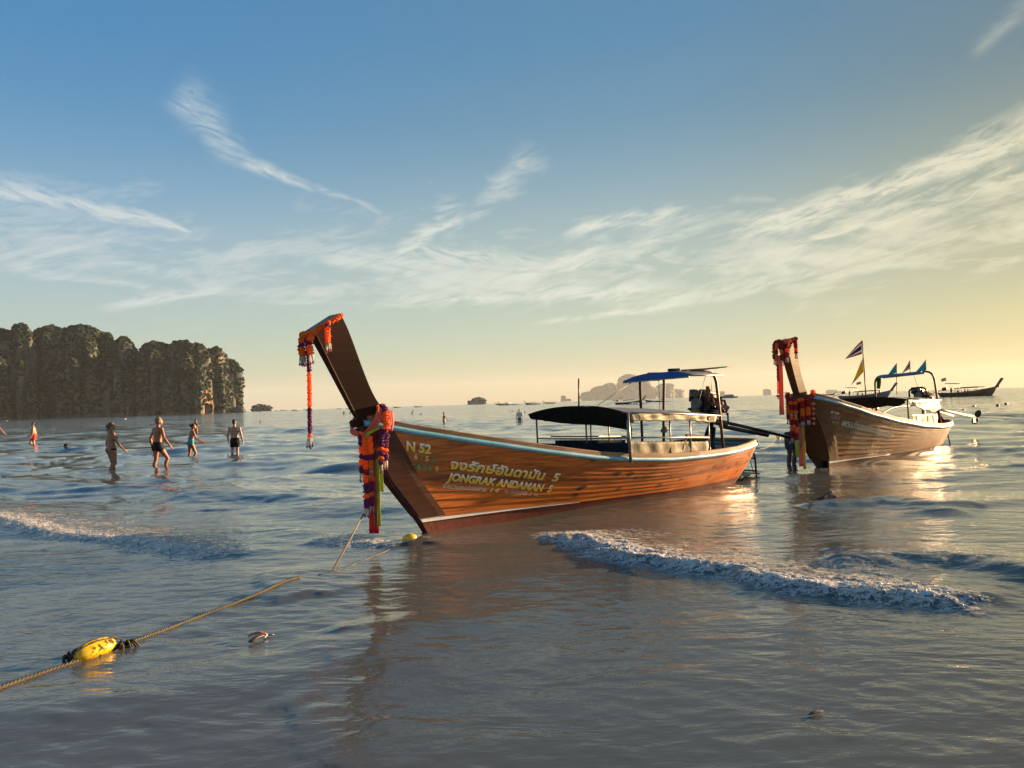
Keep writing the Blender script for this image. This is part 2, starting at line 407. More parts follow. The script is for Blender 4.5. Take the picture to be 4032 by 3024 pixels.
        di=sh('ShaderNodeBsdfDiffuse'); nt.links.new(body.k,di.inputs['Color']); nt.links.new(comb(0.0,0.0,1.0).k,di.inputs['Normal'])
        gl=sh('ShaderNodeBsdfGlossy'); gl.inputs['Color'].default_value=(1,1,1,1); nt.links.new((far*.08+.02).k,gl.inputs['Roughness']); nt.links.new(nn.k,gl.inputs['Normal'])
        fr=sh('ShaderNodeFresnel'); fr.inputs['IOR'].default_value=1.42; nt.links.new(nn.k,fr.inputs['Normal'])
        m1=sh('ShaderNodeMixShader'); nt.links.new(fr.outputs[0],m1.inputs[0]); nt.links.new(di.outputs[0],m1.inputs[1]); nt.links.new(gl.outputs[0],m1.inputs[2])
        fd=sh('ShaderNodeBsdfDiffuse'); fd.inputs['Color'].default_value=(.64,.63,.60,1); nt.links.new(nn.k,fd.inputs['Normal'])
        m2=sh('ShaderNodeMixShader'); nt.links.new((ff*.9).k,m2.inputs[0]); nt.links.new(m1.outputs[0],m2.inputs[1]); nt.links.new(fd.outputs[0],m2.inputs[2])
        nt.links.new(m2.outputs[0],nt.nodes['Material Output'].inputs[0])
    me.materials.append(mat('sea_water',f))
    o=bpy.data.objects.new('water',me); COL.objects.link(o); o['kind']='structure'; o['label']='murky grey green shallow sea with small breaking waves'
    return o
WATER=build_water()
def foam_beads():
    """loose froth lumps along the breaking crests"""
    rng=np.random.default_rng(3); P=[]; Rr=[]
    for pl,h,wb,wf,fo,(f0,f1) in RIDGES:
        if fo<.2: continue
        L=[math.hypot(b[0]-a[0],b[1]-a[1]) for a,b in zip(pl,pl[1:])]; T=sum(L); n=int(T*800*fo)
        t=rng.uniform(f0,f1,n)*T; x=np.interp(t,np.concatenate([[0],np.cumsum(L)]),[p[0] for p in pl]); y=np.interp(t,np.concatenate([[0],np.cumsum(L)]),[p[1] for p in pl])
        x+=rng.normal(0,.16,n); y+=rng.normal(-.03,.16,n); Z,F=water_fn(x,y,np.full(n,.03)); k=F>rng.uniform(.35,1.1,n)
        r=rng.gamma(2.0,.0014,n).clip(.001,.007); P.append(np.stack([x,y,Z+r*.3],-1)[k]); Rr.append(r[k])
    P=np.concatenate(P); Rr=np.concatenate(Rr); bm=bmesh.new(); bmesh.ops.create_icosphere(bm,subdivisions=1,radius=1); iv=np.array([v.co[:] for v in bm.verts]); fc=np.array([[v.index for v in f.verts] for f in bm.faces]); bm.free()
    n=len(P); v=iv[None]*rng.uniform(.7,1.25,(n,len(iv),1))*Rr[:,None,None]+P[:,None,:]; f=(fc[None]+(np.arange(n)*len(iv))[:,None,None]).reshape(-1,3)
    o=mesh('sea_foam',v.reshape(-1,3).tolist(),f.tolist(),mat('froth',lambda b,nt:setp(b,nt,(.72,.71,.68),.3,Subsurface_Weight=0.0)),None,True); o['kind']='stuff'; o['label']='loose white froth along the breaking wavelets'
foam_beads()
# ------------------------------------------------------------------ headland and islands
def rock_mat(name,tint=(1,1,1)):
    def f(b,nt):
        p=pos('Object'); st=noise(scl(p,.05,.05,.008),1.0,5,.65,.4); bl=noise(scl(p,.012,.012,.012),1.0,3,.5); fi=noise(scl(p,.25,.25,.12),1.0,4,.65)
        c=ramp(st,[(.28,(.026,.034,.035)),(.42,(.050,.060,.060)),(.55,(.080,.088,.084)),(.72,(.15,.15,.135))])
        c=mix(bl.ss(.58,.72),c,(.34,.18,.085)); c=mix(fi.ss(.52,.62),c,(.09,.085,.07))
        setp(b,nt,c,.95); bump(nt,b,fi*.6+st,.9,3.0)
    return mat(name,f)
def leaf_mat(name):
    def f(b,nt):
        p=pos('Object'); n=noise(p,.06,3,.6); n2=noise(p,.35,3,.7)
        setp(b,nt,ramp(n*.6+n2*.4,[(.3,(.007,.018,.013)),(.5,(.012,.026,.018)),(.7,(.022,.038,.024))]),.9,Specular_IOR_Level=.2); bump(nt,b,n2,.8,2.0)
    return mat(name,f)
ROCK=rock_mat('limestone'); LEAF=leaf_mat('forest_canopy')
_ico=None
def clumps(name,pts,parent,m,seed=1,rmin=3.5,rmax=8.0,flat=.8):
    """crumpled tree crowns at the given points, one mesh"""
    global _ico
    if _ico is None:
        bm=bmesh.new(); bmesh.ops.create_icosphere(bm,subdivisions=1,radius=1); bm.verts.ensure_lookup_table()
        _ico=(np.array([v.co[:] for v in bm.verts]),np.array([[v.index for v in f.verts] for f in bm.faces])); bm.free()
        bm=bmesh.new(); bmesh.ops.create_icosphere(bm,subdivisions=2,radius=1); 
        bm.free()
    rng=np.random.default_rng(seed); n=len(pts); iv,fc=_ico; k=len(iv)
    rad=rng.uniform(rmin,rmax,(n,1,1))*rng.uniform(.6,1.1,(n,1,1))
    v=iv[None]*(rng.uniform(.55,1.3,(n,k,1)))*rad; v[:,:,2]*=flat
    v+=np.array(pts)[:,None,:]
    f=(fc[None]+(np.arange(n)*k)[:,None,None]).reshape(-1,3)
    o=mesh(name,v.reshape(-1,3).tolist(),f.tolist(),m,parent); o['kind']='stuff'; return o
def tower(cx,cy,w,d,h,seed,lean=0.0,n=44,m=34,rough=1.0):
    """one karst tower: undercut wall, fluted, domed top; returns vertex array (m+1,n,3)"""
    rng=np.random.default_rng(seed); A=np.linspace(0,2*np.pi,n,endpoint=False); out=np.zeros((m+1,n,3))
    ph=rng.uniform(0,6.28,8)
    for i in range(m+1):
        t=i/m
        if t<.72:
            z=h*.78*(t/.72); u=t/.72; rr=1.0-.10*(1-u)**3*0+.03*math.sin(u*9+ph[0])-.05*u*u
            if u<.06: rr*=.95
        else:
            u=(t-.72)/.28; a=u*math.pi/2; z=h*.78+h*.22*math.sin(a); rr=.98*(math.cos(a)*.92+.08*(1-u))
        fl=1+rough*(.10*np.sin(3*A+ph[1]+z*.012)+.07*np.sin(5*A+ph[2]+z*.03)+.04*np.sin(9*A+ph[3]+z*.02))
        ns=(fbm(A*2.2+seed*3,np.full(n,z*.022+seed),4)-.5)*.55*rough
        q=rr*(fl+ns*min(1,(1-t)*4+.25))
        out[i,:,0]=cx+np.cos(A)*w*q+lean*z; out[i,:,1]=cy+np.sin(A)*d*q; out[i,:,2]=z+(fbm(A*2+7,np.full(n,seed*1.7+t*3),3)-.5)*h*.10*(t>.5)-(6 if i==0 else 0)
    return out
def towers_object(name,specs,label,veg=True,seed=3,clump=(3.5,8.0),vegd=.006,kind='structure'):
    root=bpy.data.objects.new(name,None); COL.objects.link(root); root['kind']=kind; root['label']=label
    rng=np.random.default_rng(seed); pts=[]
    for k,(cx,cy,w,d,h,s) in enumerate(specs):
        g=tower(cx,cy,w,d,h,s); mb=MB(); mb.loft([[tuple(p) for p in r] for r in g]); mb.build('rock',ROCK,root,True)
        if veg:
            m1,n1=g.shape[:2]; area=2*math.pi*max(w,d)*h; cnt=int(area*vegd)
            for _ in range(cnt):
                i=rng.uniform(0,m1-1.01); j=rng.integers(0,n1); ii=int(i); fr=i-ii
                p=g[ii,j]*(1-fr)+g[ii+1,j]*fr; t=i/m1
                bare=fbm(np.array([p[0]*.013+p[1]*.01+seed]),np.array([p[2]*.012+s]),3)[0]
                if t<.70 and bare>.56+.20*t and rng.random()<.96: continue
                if p[2]<4: continue
                pts.append(p)
    if veg: clumps('forest',pts,root,LEAF,seed,*clump)
    return root
# pixel columns of the headland skyline -> towers about 1.5 km away
def at_px(u,v,y):
    d=cam.matrix_world.to_3x3()@Vector(((u-2016)/2850,-(v-1512)/2850,-1)); return Vector((0,0,1.6))+d*(y/d.y)
def tw(x0,x1,yt,dist,seed,dep=1.0):
    a=at_px(x0,1600,dist); b=at_px(x1,1600,dist); t=at_px((x0+x1)/2,yt,dist)
    w=(b.x-a.x)/2; return ((a.x+b.x)/2,dist+w*dep*.6,w*.94,w*dep,t.z,seed)
HD=[]
for (x0,x1,yt,ds,sd_) in [(-420,-130,1270,1420,1),(-180,40,1290,1450,2),(20,118,1281,1470,3),(95,270,1288,1510,4),(190,385,1281,1540,5),(300,372,1330,1500,14),(372,448,1318,1545,6),(432,524,1332,1550,7),(516,660,1347,1580,8),(560,640,1385,1545,15),(645,770,1344,1610,9),(705,818,1357,1600,10),(790,885,1372,1640,11),(845,942,1420,1665,12),(820,900,1470,1640,16)]:
    HD.append(tw(x0,x1,yt,ds*.67,sd_))
_rg=random.Random(12)
for k in range(26):                                   # lower buttresses in front of the main wall
    u=-380+k*50+_rg.uniform(-16,16); w=_rg.uniform(26,60); top=1500+_rg.uniform(-110,80)+max(0,u-700)*.15
    if u+w/2<925: HD.append(tw(u-w/2,u+w/2,top,(1405+max(0,u)*.215+_rg.uniform(-12,12))*.67,60+k))
towers_object('headland',HD,'steep forested limestone headland with bare orange cliffs at the left',True,3,(1.7,3.9),.105)
towers_object('rock_islet',[tw(905,960,1607,1110,21),tw(930,962,1612,1110,22)],'low dark rocks at the foot of the headland',True,4,(2,4),.03)
towers_object('wooded_islet',[tw(986,1030,1595,1800,23),tw(1010,1064,1598,1800,24)],'small dark wooded islet just right of the headland',True,5,(3,5),.03)
towers_object('wooded_islet',[tw(1842,1882,1578,2600,25),tw(1860,1912,1568,2600,26),tw(1885,1914,1574,2600,27)],'lone dark dome shaped islet on the horizon right of the near prow',True,6,(4,7),.02)
F_=9000
towers_object('hazy_island',[tw(2289,2370,1540,F_,31),tw(2330,2400,1520,F_,32),tw(2380,2436,1508,F_,33),tw(2425,2500,1522,F_,34),tw(2440,2530,1474,F_,35),tw(2490,2570,1482,F_,36),tw(2520,2592,1520,F_,37)],'large hazy grey island with a peaked top behind the blue roof',False,7)
towers_object('hazy_island',[tw(2590,2665,1509,F_+200,38),tw(2600,2650,1530,F_,39)],'hazy dome shaped rock right of the large island',False,8)
towers_object('hazy_island',[tw(2650,2700,1532,F_+400,40)],'palest low hazy rock at the right end of the island group',False,9)
towers_object('hazy_island',[tw(2209,2230,1557,F_,41),tw(2216,2250,1570,F_,42)],'small slanted hazy rock left of the large island',False,10)
towers_object('hazy_island',[tw(2838,2860,1540,F_,43)],'small hazy rock directly behind the grey speedboat',False,11)
towers_object('hazy_island',[tw(3009,3038,1531,F_,44),tw(3014,3040,1540,F_,45)],'hazy leaning rock left of the far prow ribbons',False,12)
towers_object('hazy_island',[tw(3092,3104,1542,F_,46)],'tiny hazy rock stack between the far prow and its hanging garland',False,13)
towers_object('hazy_island',[tw(3262,3305,1534,F_+900,47),tw(3295,3318,1540,F_+900,48)],'pale hazy double island right of the far prow',False,14)
# ------------------------------------------------------------------ air
def build_haze():
    mb=MB(); mb.box((0,0,220),(30000,30000,442)); o=mb.build('haze'); o['kind']='stuff'; o['label']='thin warm sea haze'
    m=bpy.data.materials.new('haze_air'); m.use_nodes=True; nt=m.node_tree; nt.nodes.clear()
    v=nt.nodes.new('ShaderNodeVolumePrincipled'); v.inputs['Color'].default_value=(.82,.93,1.0,1); v.inputs['Density'].default_value=HAZE_D; v.inputs['Anisotropy'].default_value=.1
    q=nt.nodes.new('ShaderNodeOutputMaterial'); nt.links.new(v.outputs[0],q.inputs['Volume']); o.data.materials.append(m)
HAZE_D=3.6e-5
build_haze()
# ------------------------------------------------------------------ boat materials
def wood(name,dark,lite,rough=.3,coat=.35,stain=0.0,spots=False,spec=.5):
    def f(b,nt):
        p=pos('Object'); oi=nt.nodes.new('ShaderNodeObjectInfo'); rnd=V(oi.outputs['Random'])
        x,y,z=sep(p); q=comb(x*.55+rnd*37.0,y*3.0,z*13.0)
        g=noise(q,1.6,5,.62,1.1); g2=noise(comb(x*3.0+rnd*11.0,y*8.0,z*60.0),1.0,3,.6,.3); big=noise(scl(p,.5,.5,.9),1.3,3,.5)
        v=(g*.72+g2*.28+(rnd-.5)*.20).ss(.26,.74)
        c=mix(v,dark,lite); c=mix(big.ss(.5,.8)*.45,c,tuple(k*.45 for k in dark))
        if stain>0:
            s=noise(scl(p,2.2,2.2,4.0),2.5,5,.7,.5); c=mix(s.ss(.50,.72)*stain,c,(.30,.27,.22))
        if spots:
            vo=nt.nodes.new('ShaderNodeTexVoronoi'); vo.inputs['Scale'].default_value=1.0; vo.feature='F1'; vo.voronoi_dimensions='2D'
            nt.links.new(comb(x*3.4+(z*1.2),z*7.5,0.0).k,vo.inputs['Vector']); d=V(vo.outputs['Distance']); cr,cg,_=sep(V(vo.outputs['Color']))
            k=(1.0-(d*1.15+cr*.45).ss(.26,.50))*(1.0-x.ss(-2.6,-.8))*cg.ss(.35,.5)*(1.0-(z*-1.0).ss(-.30,-.05))
            c=mix(k*.85,c,(.020,.009,.005))
        setp(b,nt,c,(g2*.22+rough-.08).clamp(),Coat_Weight=coat,Coat_Roughness=.12,Specular_IOR_Level=spec); bump(nt,b,g2*.6+g,.30,.006)
    return mat(name,f)
VARN=wood('varnished_teak',(.125,.029,.003),(.57,.15,.009),.32,.22,0.0,True,spec=.35)
STEMW=wood('dark_stem_wood',(.036,.009,.004),(.085,.025,.008),.4,.1,spec=.3)
PROWW=wood('dark_prow_wood',(.012,.004,.0025),(.030,.010,.005),.6,.0,spec=.12)
RAILW=wood('worn_rail_wood',(.13,.052,.020),(.31,.165,.075),.45,.15,.25)
OLDW=wood('weathered_brown_planks',(.062,.022,.005),(.20,.076,.015),.5,.04,.0,spec=.22)
OLDS=wood('weathered_stem_wood',(.045,.02,.007),(.11,.05,.018),.6,.0,.1,spec=.2)
GREYW=wood('bleached_transom_planks',(.30,.27,.22),(.58,.54,.46),.7,.0,.4)
INW=wood('inside_hull_wood',(.06,.035,.02),(.14,.085,.05),.6,.0,.2)
REDP=simple('red_brown_bottom_paint',(.135,.030,.020),.45,.35,3.0,.2)
BRNP=simple('brown_bottom_paint',(.105,.042,.025),.5,.35,3.0,.2)
BLUE=simple('sky_blue_rail_paint',(.12,.36,.48),.42,.25,5.0,.15)
BLUE2=simple('pale_blue_rail_paint',(.17,.35,.47),.5,.35,4.0,.2)
WHITEP=simple('white_stripe_paint',(.62,.62,.60),.4,.12,6.0,.1)
BLACKP=simple('black_cap_paint',(.015,.02,.024),.4,.3,6.0,.2)
STEEL=simple('galvanised_tube',(.24,.235,.22),.38,.3,9.0,.1,.7)
REDT=simple('rusty_red_tube',(.11,.035,.028),.5,.4,9.0,.2)
BLKM=simple('oily_black_metal',(.016,.015,.015),.42,.5,14.0,.3,.3)
GREYM=simple('engine_grey_metal',(.14,.14,.13),.45,.5,14.0,.3,.6)
RUST=simple('rusty_exhaust',(.22,.085,.035),.8,.5,16.0,.4)
def cloth(name,col,rough=.75,back=.0,var=.3,spec=.25):
    def f(b,nt):
        p=pos('Object'); n=noise(scl(p,1,1,.5),5,5,.6,.6); n2=noise(p,40,2,.5)
        setp(b,nt,mix(n.ss(.3,.7),tuple(c*(1-var) for c in col),tuple(min(1,c*(1+var*.5)) for c in col)),rough,Specular_IOR_Level=spec); bump(nt,b,n*.8+n2*.1,.55,.03)
        if back>0:
            t=nt.nodes.new('ShaderNodeBsdfTranslucent'); t.inputs[0].default_value=(*col,1); mx=nt.nodes.new('ShaderNodeMixShader'); mx.inputs[0].default_value=back
            nt.links.new(b.outputs[0],mx.inputs[1]); nt.links.new(t.outputs[0],mx.inputs[2]); nt.links.new(mx.outputs[0],nt.nodes['Material Output'].inputs[0])
    return mat(name,f)
NAVY=cloth('navy_tarpaulin',(.012,.018,.030),.9,spec=.05); BLACKT=cloth('black_shade_tarpaulin',(.010,.011,.010),.9,spec=.05)
CREAM=cloth('cream_tarpaulin',(.27,.235,.14),.65,.10); SLATE=cloth('slate_blue_awning',(.10,.125,.17),.7); ROOFB=cloth('royal_blue_canvas',(.022,.075,.26),.6)
BROWNT=cloth('dark_brown_tarpaulin',(.030,.019,.010),.9,spec=.05); DIRTY=cloth('yellowed_white_tarpaulin',(.55,.50,.36),.55,.15)
ROPEM=simple('tan_cord',(.18,.125,.08),.85,.35,60.0,.5)
# ------------------------------------------------------------------ hull geometry (boat frame: +x bow, +y port, z up, origin = stem at the waterline)
def lerp_(a,b,t): return a+(b-a)*t
def itp(x,t):
    a=sorted(t); return float(np.interp(x,[k for k,_ in a],[v for _,v in a]))
class Hull:
    def __init__(s,sheer,beam,stem,stern,power,keel=-.38): s.sh,s.bm,s.st,s.sn,s.pw,s.k=sheer,beam,stem,stern,power,keel
    def zs(s,x): return itp(x,s.sh)
    def y(s,x,z):
        t=max(0.0,(z-s.k)/(s.zs(x)-s.k)); return itp(x,s.bm)*t**itp(x,s.pw)
    def xs(s,z): return itp(z,s.st)
    def xe(s,z): return itp(z,s.sn)
    def p(s,x,z,side=1,out=0.0):
        y=s.y(x,z)+out; return Vector((x,side*y,z))
    def edge(s,u,t,a=0.0):
        """point at fraction u along and z-rule t(x) (function of x), a = x set-back at the bow"""
        x=0.0; z=t(0.0)
        for _ in range(12):
            x0=s.xs(z)-a; x1=s.xe(z); x=x0+(x1-x0)*u; z=t(x)
        return x,z
H1=Hull([(1.2,1.47),(.98,1.435),(.86,1.41),(.27,1.28),(-.57,1.12),(-1.65,.925),(-1.9,.885),(-2.6,.775),(-3.4,.69),(-4.3,.625),(-5.4,.605),(-6.3,.61),(-6.9,.645),(-7.8,.71)],
 [(1.0,.045),(.8,.09),(.6,.135),(0,.26),(-1,.46),(-2,.625),(-3,.75),(-4,.845),(-5,.90),(-6,.90),(-6.8,.84),(-7.3,.74),(-7.6,.62),(-7.8,.46)],
 [(-.4,-.25),(0,0),(.2,.13),(.68,.53),(1.19,.84),(1.43,.98),(1.6,1.06)],[(-.4,-6.8),(0,-7.02),(.3,-7.22),(.7,-7.46),(.9,-7.52)],
 [(1,1.25),(0,1.12),(-1,.88),(-2.5,.62),(-4.5,.46),(-6.3,.48),(-7.2,.62),(-7.8,.8)])
H2=Hull([(1.2,1.58),(.95,1.54),(.72,1.49),(.06,1.33),(-1.02,1.1),(-2.3,.9),(-4.1,.71),(-5.75,.61),(-6.8,.60),(-8.0,.64)],
 [(1.08,.05),(.95,.17),(.7,.34),(.2,.52),(-.5,.67),(-1.5,.79),(-3,.87),(-5,.86),(-6.4,.80),(-7.2,.70),(-7.7,.58),(-8.0,.42)],
 [(-.4,-.25),(0,0),(.97,.70),(1.5,1.04),(1.7,1.14)],[(-.4,-7.3),(0,-7.55),(.3,-7.75),(.7,-8.0),(.9,-8.05)],
 [(1,.95),(0,.92),(-1,.8),(-2.5,.6),(-4.5,.46),(-6.3,.5),(-7.2,.62),(-8,.8)])
def strake(H,root,name,m,z0,z1,side,a=.34,nu=64,lap=.016,th=.02,nv=3,u0=0.0,u1=1.0):
    """one plank of the planking between the z-rules z0(x) and z1(x), its lower edge standing proud"""
    rings=[]
    for i in range(nu+1):
        u=u0+(u1-u0)*i/nu; sec=[]
        for k in range(nv+1):
            t=k/nv; x,z=H.edge(u,lambda X:z0(X)*(1-t)+z1(X)*t,a); sec.append(H.p(x,z,side,.004+lap*(1-t)))
        x,z=H.edge(u,z1,a); sec.append(H.p(x,z,side,-th)); x,z=H.edge(u,z0,a); sec.append(H.p(x,z,side,-th))
        rings.append(sec if side>0 else sec[::-1])
    return MB().loft(rings).build(name,m,root,False)
def sweep(H,rule,side,prof,xa,xb,n=90,out=0.0):
    """loft of a closed profile [(dy,dz)] along the hull side at height rule(x), from x=xa to xb"""
    rings=[]
    for i in range(n+1):
        x=xa+(xb-xa)*i/n; z=rule(x); sec=[H.p(x,z,side,out+dy)+Vector((0,0,dz)) for dy,dz in prof]
        rings.append(sec if side>0 else sec[::-1])
    return MB().loft(rings)
def text_on(H,root,name,body,x0,z0,x1,z1,h,m,shear=.2,bold=.0,under=None,tilt=0.0,dropx=0.006,dropz=-.008,um=None,sx=None):
    c=bpy.data.curves.new('lettering','FONT'); c.body=body; c.shear=shear; c.offset=bold; c.size=1.0; c.resolution_u=3
    o=bpy.data.objects.new('lettering_tmp',c); COL.objects.link(o); bpy.context.view_layer.update()
    def bake(nm,out,mt,dx=0,dz=0):
        me=bpy.data.meshes.new_from_object(o); co=np.zeros(len(me.vertices)*3); me.vertices.foreach_get('co',co); co=co.reshape(-1,3)
        w=co[:,0].max()-co[:,0].min(); xm=co[:,0].min(); res=[]
        for a,b_,_ in co:
            t=(a-xm)/w; X=x0+(x1-x0)*t-dx; Z=z0+(z1-z0)*t+b_*h+dz; res.append(H.p(X,Z,1,out))
        # one mesh per word
        fs=[tuple(p.vertices) for p in me.polygons]; par=list(range(len(co)))
        def find(i):
            while par[i]!=i: par[i]=par[par[i]]; i=par[i]
            return i
        for f_ in fs:
            for k in f_[1:]: par[find(k)]=find(f_[0])
        isl={}
        for k in range(len(co)): isl.setdefault(find(k),[]).append(k)
        it=sorted([(co[v,0].min(),co[v,0].max(),v) for v in isl.values()],key=lambda t:t[0]); words=[]
        for lo,hi,v in it:
            if words and lo-words[-1][1]<.16: words[-1][1]=max(words[-1][1],hi); words[-1][2]+=v
            else: words.append([lo,hi,list(v)])
        wid={k:i for i,w_ in enumerate(words) for k in w_[2]}; obs=[]
        for i,w_ in enumerate(words):
            loc={k:j for j,k in enumerate(w_[2])}; m2=bpy.data.meshes.new(nm); m2.from_pydata([tuple(res[k]) for k in w_[2]],[],[tuple(loc[k] for k in f_) for f_ in fs if wid[f_[0]]==i])
            at=m2.attributes.new('ty','FLOAT','POINT'); at.data.foreach_set('value',[float(co[k,1]) for k in w_[2]]); m2.update(); m2.materials.append(mt)
            q=bpy.data.objects.new(nm,m2); COL.objects.link(q); q.parent=root; obs.append(q)
        bpy.data.meshes.remove(me); return obs
    r=bake(name,.021,m)
    if um:
        c.offset=bold+(.018 if abs(dropz)<.02 else 0); bpy.context.view_layer.update(); q=bake('lettering_shadow',.018,um,dropx,dropz)
        for a_,b_ in zip(q,r): a_.parent=b_
        for a_ in q[len(r):]: a_.parent=r[-1]
    bpy.data.objects.remove(o); return r
def two_tone(name,top,bot,mid=.42):
    def f(b,nt):
        a=nt.nodes.new('ShaderNodeAttribute'); a.attribute_name='ty'; t=V(a.outputs['Fac']); n=noise(pos('Object'),30,3,.6)
        setp(b,nt,mix((t+(n-.5)*.35).ss(mid-.12,mid+.16),bot,top),.5)
    return mat(name,f)
GOLD=two_tone('gold_and_cream_lettering',(.72,.70,.60),(.74,.47,.045)); PALE=two_tone('pale_lettering',(.44,.42,.38),(.44,.42,.38)); GRNL=simple('green_lettering',(.02,.30,.13),.5); YELL=simple('yellow_lettering',(.62,.48,.16),.5)
SHAD=simple('lettering_shadow_grey',(.17,.16,.14),.5); GRN2=simple('faded_green_shadow',(.05,.13,.07),.6); REDW=two_tone('white_over_red_lettering',(.46,.44,.40),(.26,.05,.035)); FADE=simple('faded_white_lettering',(.30,.28,.24),.7,.5,12)
# ------------------------------------------------------------------ flower garlands
def flower(name,col):
    def f(b,nt):
        n=noise(pos('Object'),60,3,.6); oi=nt.nodes.new('ShaderNodeObjectInfo')
        setp(b,nt,mix(n.ss(.3,.7),tuple(c*.6 for c in col),tuple(min(1,c*1.25) for c in col)),.7)
        t=nt.nodes.new('ShaderNodeBsdfTranslucent'); t.inputs[0].default_value=(*col,1); mx=nt.nodes.new('ShaderNodeMixShader'); mx.inputs[0].default_value=.45
        nt.links.new(b.outputs[0],mx.inputs[1]); nt.links.new(t.outputs[0],mx.inputs[2]); nt.links.new(mx.outputs[0],nt.nodes['Material Output'].inputs[0])
    return mat(name,f)
FL=dict(o=flower('orange_marigold',(.95,.20,.022)),p=flower('purple_flower',(.17,.018,.13)),r=flower('crimson_flower',(.36,.016,.018)),w=flower('white_jasmine',(.58,.55,.50)),k=flower('pink_bud',(.36,.15,.22)),s=flower('salmon_flower',(.72,.24,.14)))
FN=dict(o='orange_flowers',p='purple_flowers',r='crimson_flowers',w='white_jasmine',k='pink_buds',s='salmon_flowers')
def ruffle(mb,pts,r,rng,step=.011,n=16):
    """ruffled flower rope along the path"""
    P=smoothpath(pts,10); L=[0]
    for a,b in zip(P,P[1:]): L.append(L[-1]+(b-a).length)
    m=max(4,int(L[-1]/step)); rings=[]; t0=None; r=r*.88
    for i in range(m+1):
        d=L[-1]*i/m; k=min(len(P)-2,int(np.searchsorted(L,d,side='right'))-1); k=max(0,k); q=(d-L[k])/max(1e-6,L[k+1]-L[k]); c=P[k].lerp(P[k+1],q)
        t=(P[k+1]-P[k]).normalized(); u=t.orthogonal().normalized() if t0 is None else (t0-t*t0.dot(t)).normalized(); t0=u; w=t.cross(u)
        blob=.84+.16*abs(math.sin(i*.52)); puls=(1.10 if i%3==0 else .80 if i%3==1 else .96)*blob*(.55 if i in (0,m) else 1)
        rings.append([c+(u*math.cos(6.2832*j/n+i*.2)+w*math.sin(6.2832*j/n+i*.2))*r*puls*rng.uniform(.74,1.16)+t*rng.uniform(-.6,.6)*step for j in range(n)])
    mb.loft(rings)
def garland(root,pts,r,bands,rng,tass=None):
    """bands: [(colour key, fraction end)]; builds one mesh part per band, then tassels at the end"""
    P=smoothpath(pts,14); L=[0]
    for a,b in zip(P,P[1:]): L.append(L[-1]+(b-a).length)
    def at(d):
        d=max(0,min(L[-1],d)); k=max(0,min(len(P)-2,int(np.searchsorted(L,d,side='right'))-1)); return P[k].lerp(P[k+1],(d-L[k])/max(1e-6,L[k+1]-L[k]))
    f0=0
    for c,f1 in bands:
        a,b=f0*L[-1],f1*L[-1]; q=[at(a+(b-a)*i/5) for i in range(6)]; mb=MB(); ruffle(mb,q,r*(.62 if c in 'w' else 1)*(rng.uniform(.94,1.06)),rng); mb.build(FN[c],FL[c],root); f0=f1
    if tass: tassel(root,P[-1],tass,rng)
def tassel(root,p,n,rng,s=1.0):
    """jasmine strings ending in pink buds"""
    w=MB();k=MB()
    for i in range(n):
        a=6.283*i/n+rng.uniform(-.3,.3); d=Vector((math.cos(a),math.sin(a),0))*.020*s*rng.uniform(.5,1.2); l=rng.uniform(.06,.085)*s; q=Vector(p)+d
        w.tube([q,q+d*.4-Vector((0,0,l*.5)),q+d*.6-Vector((0,0,l))],[.011*s,.009*s,.006*s],6); k.ball(q+d*.7-Vector((0,0,l+.016*s)),(.012*s,.012*s,.017*s),None,6,4)
    w.build('jasmine_string',FL['w'],root); k.build('flower_bud',FL['k'],root)
def ribbon(name,pts,w,m,root,side=Vector((-.7,.7,0)),fold=.3,th=.003,seg=8):
    P=smoothpath(pts,6); side=side.normalized(); g=[]
    for i,p in enumerate(P):
        t=(P[min(i+1,len(P)-1)]-P[max(0,i-1)]).normalized(); s_=(side-t*side.dot(t)).normalized(); nn=t.cross(s_)
        ww=w[0]+(w[1]-w[0])*i/(len(P)-1) if isinstance(w,tuple) else w
        g.append([p+s_*ww*(j/seg-.5)+nn*math.sin(j*2.4+i*.15)*ww*fold*.25 for j in range(seg+1)])
    return MB().sheet(g,th).build(name,m,root,True)
SASH=cloth('salmon_sash',(.78,.17,.10),.7,.3); LIME=cloth('lime_ribbon',(.42,.52,.045),.6,.3); REDR=cloth('red_ribbon',(.55,.035,.05),.6,.3); PINKR=cloth('pink_ribbon',(.55,.12,.14),.6,.3); YELR=cloth('yellow_ribbon',(.42,.36,.03),.6,.3)
